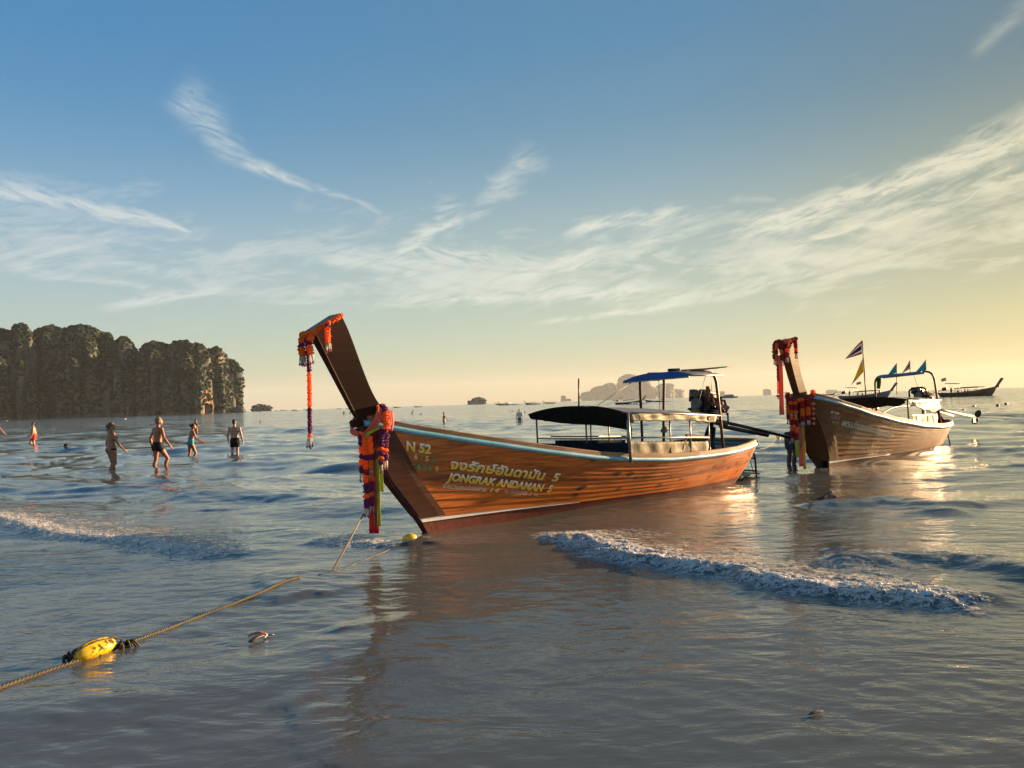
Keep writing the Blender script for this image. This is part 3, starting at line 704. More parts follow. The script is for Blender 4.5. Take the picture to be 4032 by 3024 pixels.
# ------------------------------------------------------------------ shared boat parts
def hull_parts(H,root,plank_m,stem_m,bottom_m,rail_m,cap_m,transom_m,stripe,nst=9,striped=True,far=True):
    zw=lambda x:stripe(x)
    top=lambda x:H.zs(x)-.035
    xe=H.xe(.6)
    # inner shell + bottom
    mb=MB(); nu=48; nv=10
    for side in ((1,-1) if far else (1,)):
        g=[]
        for i in range(nu+1):
            row=[]
            for k in range(nv+1):
                t=k/nv; x,z=H.edge(i/nu,lambda X:H.k+.02+(H.zs(X)+.03-H.k)*t,.0); q=H.p(x,z,side,-.035); q.y=side*max(.004,abs(q.y)) ; row.append(q)
            g.append(row if side>0 else row[::-1])
        mb.sheet(g)
    hull=mb.build('hull',INW,root,True)
    for side in (1,-1):
        for i in range(nst):
            a,b=i/nst,(i+1)/nst
            strake(H,hull,'plank',plank_m,lambda X,a=a:zw(X)+(top(X)-zw(X))*a,lambda X,b=b:zw(X)+(top(X)-zw(X))*b,side,.34 if side>0 else .2,64 if side>0 else 30)
        strake(H,hull,'bottom_planking',bottom_m,lambda X:H.k,lambda X:zw(X)-.002,side,.0,50,.006,.02,6)
        # stem board, a little proud of the planks
        rings=[]
        for i in range(21):
            t=i/20; sec=[]
            for k in range(5):
                z=zw(0)+.004+(H.zs(.7)-.02-zw(0))*t; x=H.xs(z)-.37*k/4+.0; sec.append(H.p(x,z,side,.028 if k<4 else .022))
            sec.append(H.p(H.xs(z)-.37,z,side,-.02)); sec.append(Vector((H.xs(z)-.01,0,z)))
            rings.append(sec[::-1] if side>0 else sec)
        MB().loft(rings).build('stem_board',stem_m,root)
        if striped: strake(H,root,'boot_stripe',WHITEP,lambda X:zw(X)-itp(X,[(.2,.055),(-1.2,.03),(-2.9,.008)]),lambda X:zw(X)+itp(X,[(.2,.035),(-1.2,.018),(-2.9,.004)]),side,.0,40,.0155,.0,2,0.0,.36)
        # blue rub rail and brown cap rail
        xa=H.xs(1.4)-.06
        sweep(H,H.zs,side,[(-.012,-.036),(.030,-.032),(.042,-.012),(.042,.012),(.030,.032),(-.012,.036)],xa,xe+.02,90).build('rub_rail',rail_m,root,True)
        sweep(H,lambda x:H.zs(x)+.028,side,[(-.045,.0),(.012,.0),(.016,.055),(.008,.065),(-.05,.065),(-.056,.055)],xa-.05,xe+.02,90).build('cap_rail',cap_m,root,False)
    # transom and rounded stern cap
    rings=[]
    g=[]
    for k in range(13):
        t=k/12; z=H.k+(H.zs(xe)+.03-H.k)*t; x=H.xe(z); y=H.y(x+.002,z); g.append([Vector((x-.05*math.cos(j*math.pi/16-math.pi/2)*0-.14*math.cos((j/8-1)*math.pi/2)*t,y*(j/8-1),z)) for j in range(17)])
    MB().sheet(g,.03).build('transom',transom_m,root,True)
    c=[];z=H.zs(xe)
    for j in range(25):
        a=-math.pi/2+math.pi*j/24; y=H.y(xe+.02,z)+.02; c.append(Vector((xe+.02-.15*math.cos(a),y*math.sin(a),z)))
    mb=MB(); mb.tube(c,.04,8); mb.build('stern_rail',rail_m,root,True)
    mb=MB(); mb.tube([p+Vector((.02,0,.06)) for p in c],.038,8); mb.build('stern_cap_rail',cap_m,root,True)
    # decks
    g=[]
    for i in range(20):
        x=H.xs(1.3)-.1-1.35*i/19; z=H.zs(x)-.05; y=max(.01,H.y(x,z)-.04); g.append([Vector((x,y*(j/4-1),z)) for j in range(9)])
    MB().sheet(g,.02).build('bow_deck',INW,root)
    g=[]
    for i in range(24):
        x=H.xs(1.0)-1.2+(xe+.25-H.xs(1.0)+1.2)*i/23; z=.10; y=max(.05,H.y(x,z)-.05); g.append([Vector((x,y*(j/3-1),z)) for j in range(7)])
    MB().sheet(g,.02).build('floor_boards',INW,root)
    g=[]
    for i in range(10):
        x=xe+.9-.95*i/9; z=H.zs(x)-.10; y=max(.05,H.y(x,z)-.05); g.append([Vector((x,y*(j/4-1),z)) for j in range(9)])
    MB().sheet(g,.02).build('stern_deck',INW,root)
    for x in (-1.9,-2.8,-3.7,-4.6,-5.4):
        y=H.y(x,.34)-.05; MB().box((x,0,.34),(.22,2*y,.03),None,.006).build('seat_thwart',INW,root)
    return hull
def prow(root,front,back,wf,wb,m,capm):
    """raked prow board: front / back = profile points bottom to top, half widths per row"""
    rings=[]; n=6
    F=smoothpath([(x,0,z) for x,z in front],n); B=smoothpath([(x,0,z) for x,z in back],n); A_=smoothpath([(w,0,0) for w in wf],n); B_=smoothpath([(w,0,0) for w in wb],n)
    for f_,k_,a_,b_ in zip(F,B,A_,B_):
        a,b=a_.x,b_.x; m0=f_.lerp(k_,.5); w=(a+b)/2
        rings.append([Vector((f_.x,-a,f_.z)),Vector((f_.x,a,f_.z)),Vector((m0.x,w,m0.z)),Vector((k_.x,b,k_.z)),Vector((k_.x,-b,k_.z)),Vector((m0.x,-w,m0.z))])
    o=MB().loft(rings).build('prow',m,root)
    t=rings[-1]; u=(Vector((t[0].x-t[3].x,0,t[0].z-t[3].z))).normalized(); nn=Vector((-u.z,0,u.x)); nn=nn if nn.z>0 else -nn
    c=sum(t,Vector())/6; up=[p+nn*.012 for p in t]; lo=[c+(p-c)*1.03+nn*.002 for p in t]; up=[c+nn*.012+(p-c)*1.03 for p in t]
    MB().loft([lo,up]).build('prow_cap',capm,root); return o
def engine(root,c,tilt=.0,s=1.0):
    """exposed car engine on its pivot"""
    e=bpy.data.objects.new('engine',None); COL.objects.link(e); e.parent=root; e.location=c; e.rotation_euler=(0,tilt,0); rng=random.Random(4)
    MB().box((0,0,.0),(.52*s,.26*s,.22*s),None,.02).build('engine_block',BLKM,e)
    MB().box((0,.0,.16*s),(.50*s,.17*s,.11*s),None,.02).build('cylinder_head',BLKM,e)
    MB().box((-.02,.0,.235*s),(.40*s,.11*s,.05*s),None,.018).build('valve_cover',GREYM,e)
    mb=MB()
    for i in range(4): mb.tube([(.18*s-.12*s*i,.10*s,.13*s),(.17*s-.12*s*i,.19*s,.12*s),(.16*s-.12*s*i,.21*s,.03*s)],.022*s,8)
    mb.tube([(.24*s,.21*s,.02*s),(-.26*s,.21*s,.02*s)],.032*s,8); mb.build('exhaust_manifold',RUST,e,True)
    for x,z,r in ((.30,.02,.085),(.30,.17,.05),(.31,-.10,.06)): MB().tube([(x*s,.02,z*s),((x+.05)*s,.02,z*s)],r*s,16).build('pulley',GREYM,e)
    MB().tube([(.12*s,-.16*s,.10*s),(.12*s,-.16*s,.26*s)],.075*s,14).build('air_filter',GREYM,e,True)
    MB().tube([(-.22*s,.19*s,-.02*s),(-.02*s,.19*s,-.02*s)],.05*s,10).build('starter_motor',GREYM,e,True)
    MB().tube([(.02*s,.2*s,-.10*s),(.16*s,.2*s,-.10*s)],.055*s,12).build('alternator',GREYM,e,True)
    for _ in range(16):
        mb=MB(); p=Vector((rng.uniform(-.25,.25)*s,rng.choice((-1,1))*rng.uniform(.12,.17)*s,rng.uniform(-.12,.2)*s)); mb.box(p,(rng.uniform(.03,.09)*s,rng.uniform(.03,.06)*s,rng.uniform(.03,.08)*s),None,.006); mb.build('engine_fitting',BLKM,e)
    mb=MB()
    for k in range(4): a=Vector((rng.uniform(-.2,.25)*s,.16*s,rng.uniform(.0,.2)*s)); b=Vector((rng.uniform(-.25,.25)*s,.2*s,rng.uniform(-.15,.1)*s)); mb.tube(smoothpath([a,(a+b)/2+Vector((0,.08*s,-.06*s)),b],6),.011*s,6)
    mb.build('hose',BLKM,e,True)
    return e
def tubes(root,name,m,paths,r=.016,n=8):
    for p in paths: MB().tube(p,r,n).build(name,m,root,True)
def arc(p0,p1,p2,n=8):
    p0,p1,p2=map(Vector,(p0,p1,p2)); return [p0.lerp(p1,t/n).lerp(p1.lerp(p2,t/n),t/n) for t in range(n+1)]
def awning(root,name,m,rows,sag=0.0,th=.006,n=12,wave=.0,seed=1):
    """rows: (x, half width, edge z, ridge z)"""
    rng=random.Random(seed); g=[]; P=[]
    for a,b in zip(rows,rows[1:]):
        for k in range(6): t=k/6; P.append([p*(1-t)+q*t for p,q in zip(a,b)]+[math.sin(math.pi*t)])
    P.append(list(rows[-1])+[0])
    for x,w,ze,zr,sg in P:
        g.append([Vector((x,w*(j/n*2-1),ze+(zr-ze)*(1-abs(j/n*2-1)**2.2)-sag*sg*(1-(j/n*2-1)**2)+rng.uniform(-wave,wave))) for j in range(n+1)])
    return MB().sheet(g,th).build(name,m,root,True)
def curtain(root,name,m,top,bot,n=30,fold=.012,th=.004,seed=1,nv=6):
    """hanging tarp between polyline top and polyline bottom (lists of points)"""
    rng=random.Random(seed); ph=[rng.uniform(0,6) for _ in range(6)]
    def L(P,t):
        P=[Vector(p) for p in P]; k=min(len(P)-2,int(t*(len(P)-1))); return P[k].lerp(P[k+1],t*(len(P)-1)-k)
    g=[]
    for i in range(n+1):
        t=i/n; a,b=L(top,t),L(bot,t); row=[]
        for k in range(nv+1):
            v=k/nv; o=fold*(math.sin(t*n*.9+ph[0])+.6*math.sin(t*n*.37+ph[1]+v*2)+.5*math.sin(t*11+v*5+ph[2]))*math.sin(math.pi*min(1,v*.8+.12)); row.append(a.lerp(b,v)+Vector((0,o,0)))
        g.append(row)
    return MB().sheet(g,th).build(name,m,root,True)
# ------------------------------------------------------------------ near boat
def near_boat():
    H=H1; rt=empty('longtail_boat','near varnished wooden longtail boat with orange garlands, blue rail and blue roof','boat',(-1.15075,9.15797,0),R(-135.487))
    stripe=lambda x: itp(x,[(.4,.215),(-.1,.20),(-1.46,.165),(-2.82,.12),(-5,.08),(-7.8,.08)])
    hull=hull_parts(H,rt,VARN,STEMW,REDP,BLUE,RAILW,GREYW,stripe,9)
    prow(rt,[(.80,1.30),(.98,1.50),(1.13,1.76),(1.30,2.07),(1.44,2.32),(1.535,2.475)],[(.40,1.30),(.635,1.56),(.785,1.77),(.915,2.04),(1.085,2.44),(1.205,2.67)],[.028,.03,.042,.055,.068,.078],[.085,.085,.09,.10,.115,.125],PROWW,BLACKP)
    MB().box((.93,0,1.43),(.20,.11,.09),Matrix.Rotation(R(12),3,'Y'),.015).build('stem_head',PROWW,rt)
    tubes(rt,'prow_line',ROPEM,[[(1.515,.085,2.46),(1.30,.066,2.07),(.97,.042,1.49)]],.0035,5)
    T=text_on
    T(H,rt,'registration_lettering','N 52',.385,1.075,.055,1.005,.15,GOLD,.0,.045,um=SHAD)
    for ch,xx,zz,mm in (('6',.275,.955,YELL),('7',.20,.938,GRNL),('5',.125,.922,YELL),('2',.04,.905,GRNL)): T(H,rt,'registration_digit',ch,xx,zz,xx-.048,zz-.010,.092,mm,.0,.022)
    for ch,xx,zz,mm in (('0',.325,.845,YELL),('4',.235,.828,GRNL),('2',.155,.812,GRNL),('6',.075,.796,GRNL),('9',-.02,.776,YELL)): T(H,rt,'registration_digit',ch,xx,zz,xx-.050,zz-.010,.095,mm,.0,.022)
    T(H,rt,'name_lettering','จงรักษ์อันดามัน  5',-.23,.800,-1.99,.475,.160,GOLD,.22,.034,um=SHAD)
    T(H,rt,'name_lettering','JONGRAK ANDAMAN  5',-.195,.655,-1.915,.330,.135,GOLD,.26,.042,um=SHAD)
    T(H,rt,'capacity_lettering','จำนวนคนโดยสาร',-.155,.560,-.81,.450,.080,PALE,.2,.014)
    T(H,rt,'capacity_digit','14',-.87,.440,-1.01,.417,.080,YELL,.2,.014)
    T(H,rt,'capacity_lettering','คน  คนประจำเรือ  2   คน',-1.10,.402,-1.68,.296,.075,PALE,.2,.014)
    # awning over the benches: slate top, valance coloured black for shade and navy curtain across its front, cream tarps on the near side only
    awning(rt,'rear_awning',SLATE,[(-3.08,.86,1.40,1.515),(-3.8,.87,1.375,1.48),(-4.6,.87,1.335,1.44),(-5.3,.86,1.295,1.39),(-5.85,.84,1.262,1.345)],.012,.006,14,.004)
    arch=lambda y:1.40+.115*(1-abs(y/.86)**2.2)
    ys=[-.86,-.6,-.3,0,.3,.6,.86]; zl=[1.33,1.30,1.255,1.235,1.22,1.185,1.14]
    curtain(rt,'front_valance',BLACKT,[(-2.80-.36*(y+.86)/1.72*.8,y,arch(y)) for y in ys],[(-2.84-.36*(y+.86)/1.72,y*.98,z) for y,z in zip(ys,zl)],44,.014,.012,3,9)  # near-black colour carries the shade of facing away from the sun
    g=[[Vector((lerp_(-2.80-.29*(y+.86)/1.72,-3.10,t),y,arch(y)+.004)) for t in (0,.5,1)] for y in [-.86+1.72*k/14 for k in range(15)]]
    MB().sheet(g,.006).build('front_awning',BLACKT,rt,True)
    tubes(rt,'front_rail',STEEL,[[(-2.95,-.80,1.01),(-3.1,0,1.005),(-3.2,.86,1.03)]],.011)
    curtain(rt,'front_curtain',NAVY,[(-2.95,-.78,.93),(-3.08,0,.935),(-3.19,.82,.955)],[(-2.95,-.78,.79),(-3.08,0,.785),(-3.19,.82,.79)],34,.010,.004,7)
    mb=MB()
    for k in range(17):
        y=-.76+1.54*k/16; x=-2.95-.14*(y+.8)/.86; mb.tube([(x,y,1.008),(x-.008,y+.048,.937),(x-.016,y+.096,1.008)],.0028,4,False)
    mb.build('curtain_lacing',ROPEM,rt)
    tubes(rt,'awning_post',REDT,[[(-2.95,-.80,.70),(-2.95,-.82,1.40)]],.014); tubes(rt,'awning_post',REDT,[[(-3.22,0,.3),(-3.22,0,1.49)]],.013)
    for sd_ in (1,-1):
        curtain(rt,'rolled_side_flap',CREAM if sd_>0 else BLACKT,[(-3.22,sd_*.872,1.398),(-4.0,sd_*.878,1.365),(-5.0,sd_*.872,1.31),(-5.72,sd_*.85,1.268)],[(-3.24,sd_*.885,1.28),(-4.0,sd_*.892,1.255),(-5.0,sd_*.885,1.215),(-5.62,sd_*.86,1.15)],40,.016,.03,5)  # far flap: dark cloth colour stands for shade on its inner face
        rz=lambda x: itp(x,[(-3.2,1.03),(-5.41,.91)])
        P=[(x,sd_*(H.y(x,H.zs(x))-.03),rz(x)) for x in (-3.2,-4.3,-5.41)]
        tubes(rt,'side_rail',STEEL,[P],.011)
        for x,zt in ((-4.32,1.36),(-4.87,1.34),(-5.44,1.30)): tubes(rt,'awning_post',STEEL,[[(x,sd_*(H.y(x,H.zs(x))-.04),H.zs(x)-.03),(x-.01,sd_*(H.y(x,H.zs(x))-.05),zt)]],.013)
        if sd_>0: tubes(rt,'awning_post',STEEL,[[(-3.22,sd_*.84,.66),(-3.15,sd_*.86,1.41)]],.026,10)
        tubes(rt,'awning_edge_tube',STEEL,[[(-3.10,sd_*.868,1.405),(-4.6,sd_*.876,1.34),(-5.85,sd_*.845,1.266)]],.012)
        gz=lambda x:H.zs(x)+.085; cy=lambda x:sd_*(H.y(x,H.zs(x))-.035)
        curtain(rt,'rear_side_curtain',CREAM if sd_>0 else NAVY,[(x,cy(x),rz(x)-.065) for x in (-3.3,-4.2,-5.38)],[(x,cy(x),gz(x)-.02) for x in (-3.3,-4.2,-5.38)],34,.010,.004,9)  # far curtain coloured dark in place of shade
        mb=MB(); k=0; x=-3.3
        while x>-5.3:
            mb.tube([(x,cy(x),rz(x)),(x-.06,cy(x-.06),rz(x-.06)-.065),(x-.12,cy(x-.12),rz(x-.12))],.0028,4,False)
            x-=.12
        mb.build('curtain_lacing',ROPEM,rt)
    for x,w,ze,zr in ((-3.17,.86,1.395,1.505),(-4.35,.87,1.345,1.445),(-5.8,.84,1.26,1.34)):
        tubes(rt,'awning_hoop',STEEL,[[(x,w*(j/8-1),ze-.012+(zr-ze)*(1-abs(j/8-1)**2.2)) for j in range(17)]],.010)
    # helmsman's roof: tilted canvas with a deep blue front valance
    rf=lambda y:1.95+.015*(y/.68)+.105*(1-abs(y/.70)**3)
    g=[[Vector((-5.20-1.12*i/7,y,rf(y)+.012*i/7+.02*math.sin(math.pi*i/7))) for y in [-.69+1.38*k/14 for k in range(15)]] for i in range(8)]
    MB().sheet(g,.008).build('helmsman_roof',SLATE,rt,True)
    curtain(rt,'roof_valance',ROOFB,[(-5.19,y,rf(y)+.004) for y in (-.69,-.5,-.25,0,.25,.5,.69)],[(-5.15,y*1.01,1.935+.02*(y/.68)+(.0 if abs(y)<.6 else .012)) for y in (-.69,-.5,-.25,0,.25,.5,.69)],30,.006,.006,2,4)
    tubes(rt,'roof_edge_tube',STEEL,[[(-5.18,y,rf(y)+.0),(-6.30,y,rf(y)+.014)] for y in (-.69,.69)]+[[(-5.15,y,1.928+.02*(y/.68)) for y in (-.69,0,.69)]],.012)
    for sd_ in (1,-1):
        tubes(rt,'stern_arch',REDT,[[(-6.30,sd_*.64,.55),(-6.28,sd_*.60,1.3)]+arc((-6.27,sd_*.56,1.85),(-6.26,sd_*.53,2.07),(-6.02,sd_*.50,2.07))+[(-5.6,sd_*.45,2.06)]],.027,10)
        tubes(rt,'roof_post',REDT,[[(-5.42,-.50,.1),(-5.40,-.50,2.03)]],.024,10)
    tubes(rt,'mast_pole',REDT,[[(-3.06,0,1.5),(-3.08,0,1.95)]],.013)
    tubes(rt,'bamboo_pole',ROPEM,[[(-5.5,.32,2.085),(-6.3,.27,2.12),(-7.55,.2,2.19)],[(-5.7,.25,2.09),(-7.0,.2,2.15)]],.012)
    tubes(rt,'roof_lamp',BLKM,[[(-5.6,.0,2.105),(-5.9,.02,2.115)]],.030,10)
    tubes(rt,'guy_line',BLKM,[[(-5.2,-.5,1.93),(-4.1,-.6,1.44)],[(-6.05,.5,2.06),(-5.1,.82,1.32)],[(-6.2,.5,2.05),(-6.55,.3,1.5)],[(-5.3,-.02,1.95),(-5.3,-.02,1.40)],[(-4.6,.84,1.33),(-5.35,.84,.93)]],.005,5)
    # engine, tiller, tail
    engine(rt,(-6.86,0,1.40),R(-8),1.25)
    tubes(rt,'engine_mount',BLKM,[[(-7.0,0,.40),(-7.0,0,1.2)],[(-6.75,.12,.5),(-7.0,.05,1.0)],[(-6.75,-.12,.5),(-7.0,-.05,1.0)]],.045,10)
    MB().box((-7.1,0,1.12),(.85,.16,.10),Matrix.Rotation(R(-9),3,'Y'),.02).build('engine_cradle',BLKM,rt)
    tubes(rt,'exhaust_pipe',RUST,[[(-6.62,.18,1.5),(-6.64,.16,1.80)]],.035,10)
    tubes(rt,'fuel_hose',BLKM,[smoothpath([(-6.66,.15,1.72),(-6.78,.13,1.74),(-6.82,.1,1.6)],6)],.010,6)
    tubes(rt,'tiller',BLKM,[[(-6.75,.05,1.20),(-5.9,.3,1.22),(-5.0,.42,1.24)]],.022,8)
    tubes(rt,'tail_shaft',BLKM,[[(-7.3,0,1.12),(-9.2,0,.82),(-10.5,0,.605)]],[ .042,.032,.028] if 0 else .034,10)
    tubes(rt,'tail_brace',BLKM,[[(-7.3,.03,1.02),(-9.25,.03,.735)]],.042,10)
    tubes(rt,'tail_fin_post',BLKM,[[(-7.65,0,1.05),(-7.65,0,1.27)]],.018,8)
    mb=MB()
    for k in range(3):
        a=k*2.094; mb.add([Vector((-10.52,.02*math.cos(a+1.57),.60+.02*math.sin(a+1.57))),Vector((-10.47,-.02*math.cos(a+1.57),.60-.02*math.sin(a+1.57))),Vector((-10.47,.13*math.cos(a)-.045*math.sin(a),.60+.13*math.sin(a)+.045*math.cos(a))),Vector((-10.55,.15*math.cos(a)+.04*math.sin(a),.60+.15*math.sin(a)-.04*math.cos(a)))],[(0,1,2,3)])
    mb.tube([(-10.45,0,.612),(-10.58,0,.59)],.026,8); mb.build('propeller',GREYM,rt)
    # boarding ladder at the stern
    for y in (.38,.10):
        tubes(rt,'ladder_rail',BLKM,[[(-7.55,y,.56)]+arc((-7.65,y,.57),(-7.95,y,.56),(-7.98,y,.28))+[(-8.0,y,-.12)]],.021,8)
    tubes(rt,'ladder_step',BLKM,[[(-7.99,.38,.10),(-7.99,.10,.10)],[(-7.99,.38,.34),(-7.99,.10,.34)]],.014,8)
    g=[[Vector((-7.25-.75*i/6,.46-.52*j/4,.035)) for j in range(5)] for i in range(7)]; MB().sheet(g,.025).build('swim_board',BLKM,rt)
    tubes(rt,'ladder_stay',BLKM,[[(-7.62,.42,.5),(-7.85,.40,.06)]],.008,6)
    MB().box((-4.72,.82,.80),(.05,.025,.42),Matrix.Rotation(R(-24),3,'Y'),.006).build('loose_board',RAILW,rt)
    MB().box((-5.55,.78,.80),(.06,.03,.30),Matrix.Rotation(R(4),3,'Y'),.006).build('mooring_post',RAILW,rt)
    return rt
NB=near_boat()
# things hung on the near boat (each its own thing, in the boat's frame)
def hung(boat,name,label,cat,group=None):
    e=empty(name,label,cat,boat.location,boat.rotation_euler.z,group); return e
def near_dressing():
    rng=random.Random(8)
    g=hung(NB,'flower_garland','orange marigold garland laid along the slanted top edge of the near prow','garland','garlands on the near prow')
    garland(g,[(1.19,.135,2.665),(1.30,.125,2.60),(1.42,.105,2.535),(1.54,.085,2.46)],.040,[('o',.42),('o',.7),('o',1)],rng)
    g=hung(NB,'flower_garland','short orange garland with white tassels on the side of the near prow top','garland','garlands on the near prow')
    garland(g,[(1.385,.135,2.545),(1.395,.145,2.44),(1.39,.145,2.33)],.042,[('p',.14),('o',1)],rng,4)
    g=hung(NB,'flower_garland','thick orange garland bunch with tassels wrapping the front of the near prow','garland','garlands on the near prow')
    garland(g,[(1.50,.10,2.46),(1.60,.04,2.43),(1.60,-.05,2.43),(1.50,-.11,2.45)],.048,[('o',1)],rng)
    garland(g,[(1.55,.08,2.42),(1.585,.08,2.34),(1.575,.085,2.20)],.046,[('o',.35),('p',.5),('o',1)],rng,4)
    garland(g,[(1.60,-.01,2.41),(1.62,-.02,2.32),(1.61,-.02,2.19)],.048,[('o',.35),('p',.5),('o',1)],rng,5)
    garland(g,[(1.58,-.08,2.41),(1.60,-.09,2.33),(1.59,-.09,2.20)],.042,[('o',.4),('p',.52),('o',1)],rng,3)
    g=hung(NB,'flower_garland','long thin purple and orange garland strand hanging free from the near prow tip','garland','garlands on the near prow')
    garland(g,[(1.60,.035,2.40),(1.575,.03,2.24),(1.57,.03,1.9),(1.575,.03,1.6),(1.58,.03,1.27)],.032,[('p',.345),('o',.69),('p',.945),('o',.985),('w',1)],rng,4)
    g=hung(NB,'flower_garland','purple and orange garland wrapped over the rail behind the near prow','garland','garlands on the near prow')
    garland(g,[(.62,-.10,1.56),(.63,.03,1.60),(.645,.13,1.56),(.67,.195,1.47),(.70,.225,1.36),(.74,.245,1.30)],.050,[('p',.50),('o',.96),('p',1)],rng)
    garland(g,[(.74,.245,1.32),(.78,.25,1.22),(.80,.26,1.08),(.81,.26,.93)],.050,[('p',.48),('o',.60),('p',.74),('o',.86),('p',1)],rng,4)
    garland(g,[(.70,.25,1.29),(.735,.255,1.20),(.745,.265,.98)],.045,[('p',.55),('o',.72),('p',1)],rng,4)
    g=hung(NB,'flower_garland','broad double hanging garland of orange and purple bands below the near prow knot','garland','garlands on the near prow')
    garland(g,[(.93,.12,1.29),(.945,.15,1.2),(.945,.16,.95),(.945,.16,.44)],.050,[('o',.28),('p',.36),('o',.48),('r',.55),('o',.66),('p',.80),('o',.87),('p',1)],rng,6)
    garland(g,[(.90,.15,1.27),(.905,.185,1.18),(.905,.20,.95),(.905,.20,.46)],.046,[('o',.27),('p',.35),('o',.48),('w',.55),('o',.65),('p',.79),('o',.86),('p',1)],rng,5)
    garland(g,[(.965,.08,1.28),(.975,.11,1.18),(.975,.11,.84)],.036,[('p',.3),('o',.5),('p',.62),('o',.8),('p',1)],rng,4)
    g=hung(NB,'festive_sash','salmon pink sash knotted round the base of the near prow','sash')
    ribbon('sash_band',[(.66,.05,1.60),(.70,.135,1.555),(.78,.165,1.44),(.87,.15,1.34),(.945,.115,1.285)],(.15,.05),SASH,g,Vector((1,0,.6)),.5,.004)
    ribbon('sash_band',[(.945,.115,1.285),(1.01,.02,1.31),(1.0,-.06,1.36),(.9,-.12,1.44)],(.05,.12),SASH,g,Vector((0,.3,1)),.4,.004)
    ribbon('sash_band',[(.60,.165,1.56),(.625,.215,1.43),(.68,.255,1.33)],.11,PINKR,g,Vector((1,0,.3)),.4,.004)
    MB().ball((.945,.125,1.28),(.035,.035,.04)).build('sash_knot',SASH,g,True)
    g=hung(NB,'hanging_ribbon','lime green ribbon hanging below the near prow garlands','ribbon')
    ribbon('ribbon_tail',[(.80,.225,1.36),(.90,.19,1.31),(.94,.18,1.29)],.035,LIME,g,Vector((0,0,1)),.3); ribbon('ribbon_tail',[(.94,.18,1.30),(.92,.19,1.24)],.035,LIME,g)
    ribbon('ribbon_tail',[(.87,.235,1.0),(.872,.245,.8),(.874,.245,.5),(.876,.245,.23)],(.085,.10),LIME,g,Vector((-.7,.7,0)),.35); ribbon('ribbon_tail',[(.82,.255,.95),(.815,.265,.75),(.81,.265,.62)],.05,LIME,g,Vector((-.7,.7,0)),.35)
    g=hung(NB,'hanging_ribbon','long red ribbon ending lowest under the near prow garlands','ribbon')
    ribbon('ribbon_tail',[(.90,.215,1.0),(.90,.225,.6),(.90,.225,.15)],(.10,.115),REDR,g,Vector((-.7,.7,0)),.5)
    g=hung(NB,'cloth_bag','small pale cloth bag hanging under the rear awning of the near boat','bag')
    mb=MB(); mb.tube([(-4.49,.6,1.37),(-4.49,.6,1.16),(-4.49,.6,1.12),(-4.485,.6,1.07),(-4.49,.6,1.045)],[.004,.006,.035,.062,.045],9); mb.build('bag_body',CREAM,g,True)
    g=hung(NB,'coat_bundle','dark bundle hanging beside the thick awning post of the near boat','bundle')
    mb=MB(); mb.tube([(-3.36,.74,1.40),(-3.36,.74,1.25),(-3.36,.74,1.16),(-3.35,.74,1.05),(-3.36,.74,.98)],[.004,.012,.035,.040,.015],9); mb.build('bundle_body',BLACKT,g,True)
    g=hung(NB,'plastic_jug','pale green plastic jug standing on the stern deck of the near boat','jug')
    mb=MB(); mb.tube([(-5.86,.55,.52),(-5.86,.55,.70),(-5.86,.55,.75),(-5.86,.55,.80)],[.075,.075,.05,.02],12); mb.build('jug_body',simple('green_plastic',(.22,.42,.36),.4,.2),g,True); MB().tube([(-5.86,.55,.80),(-5.86,.55,.825)],.024,10).build('cap',WHITEP,g,True)
near_dressing()
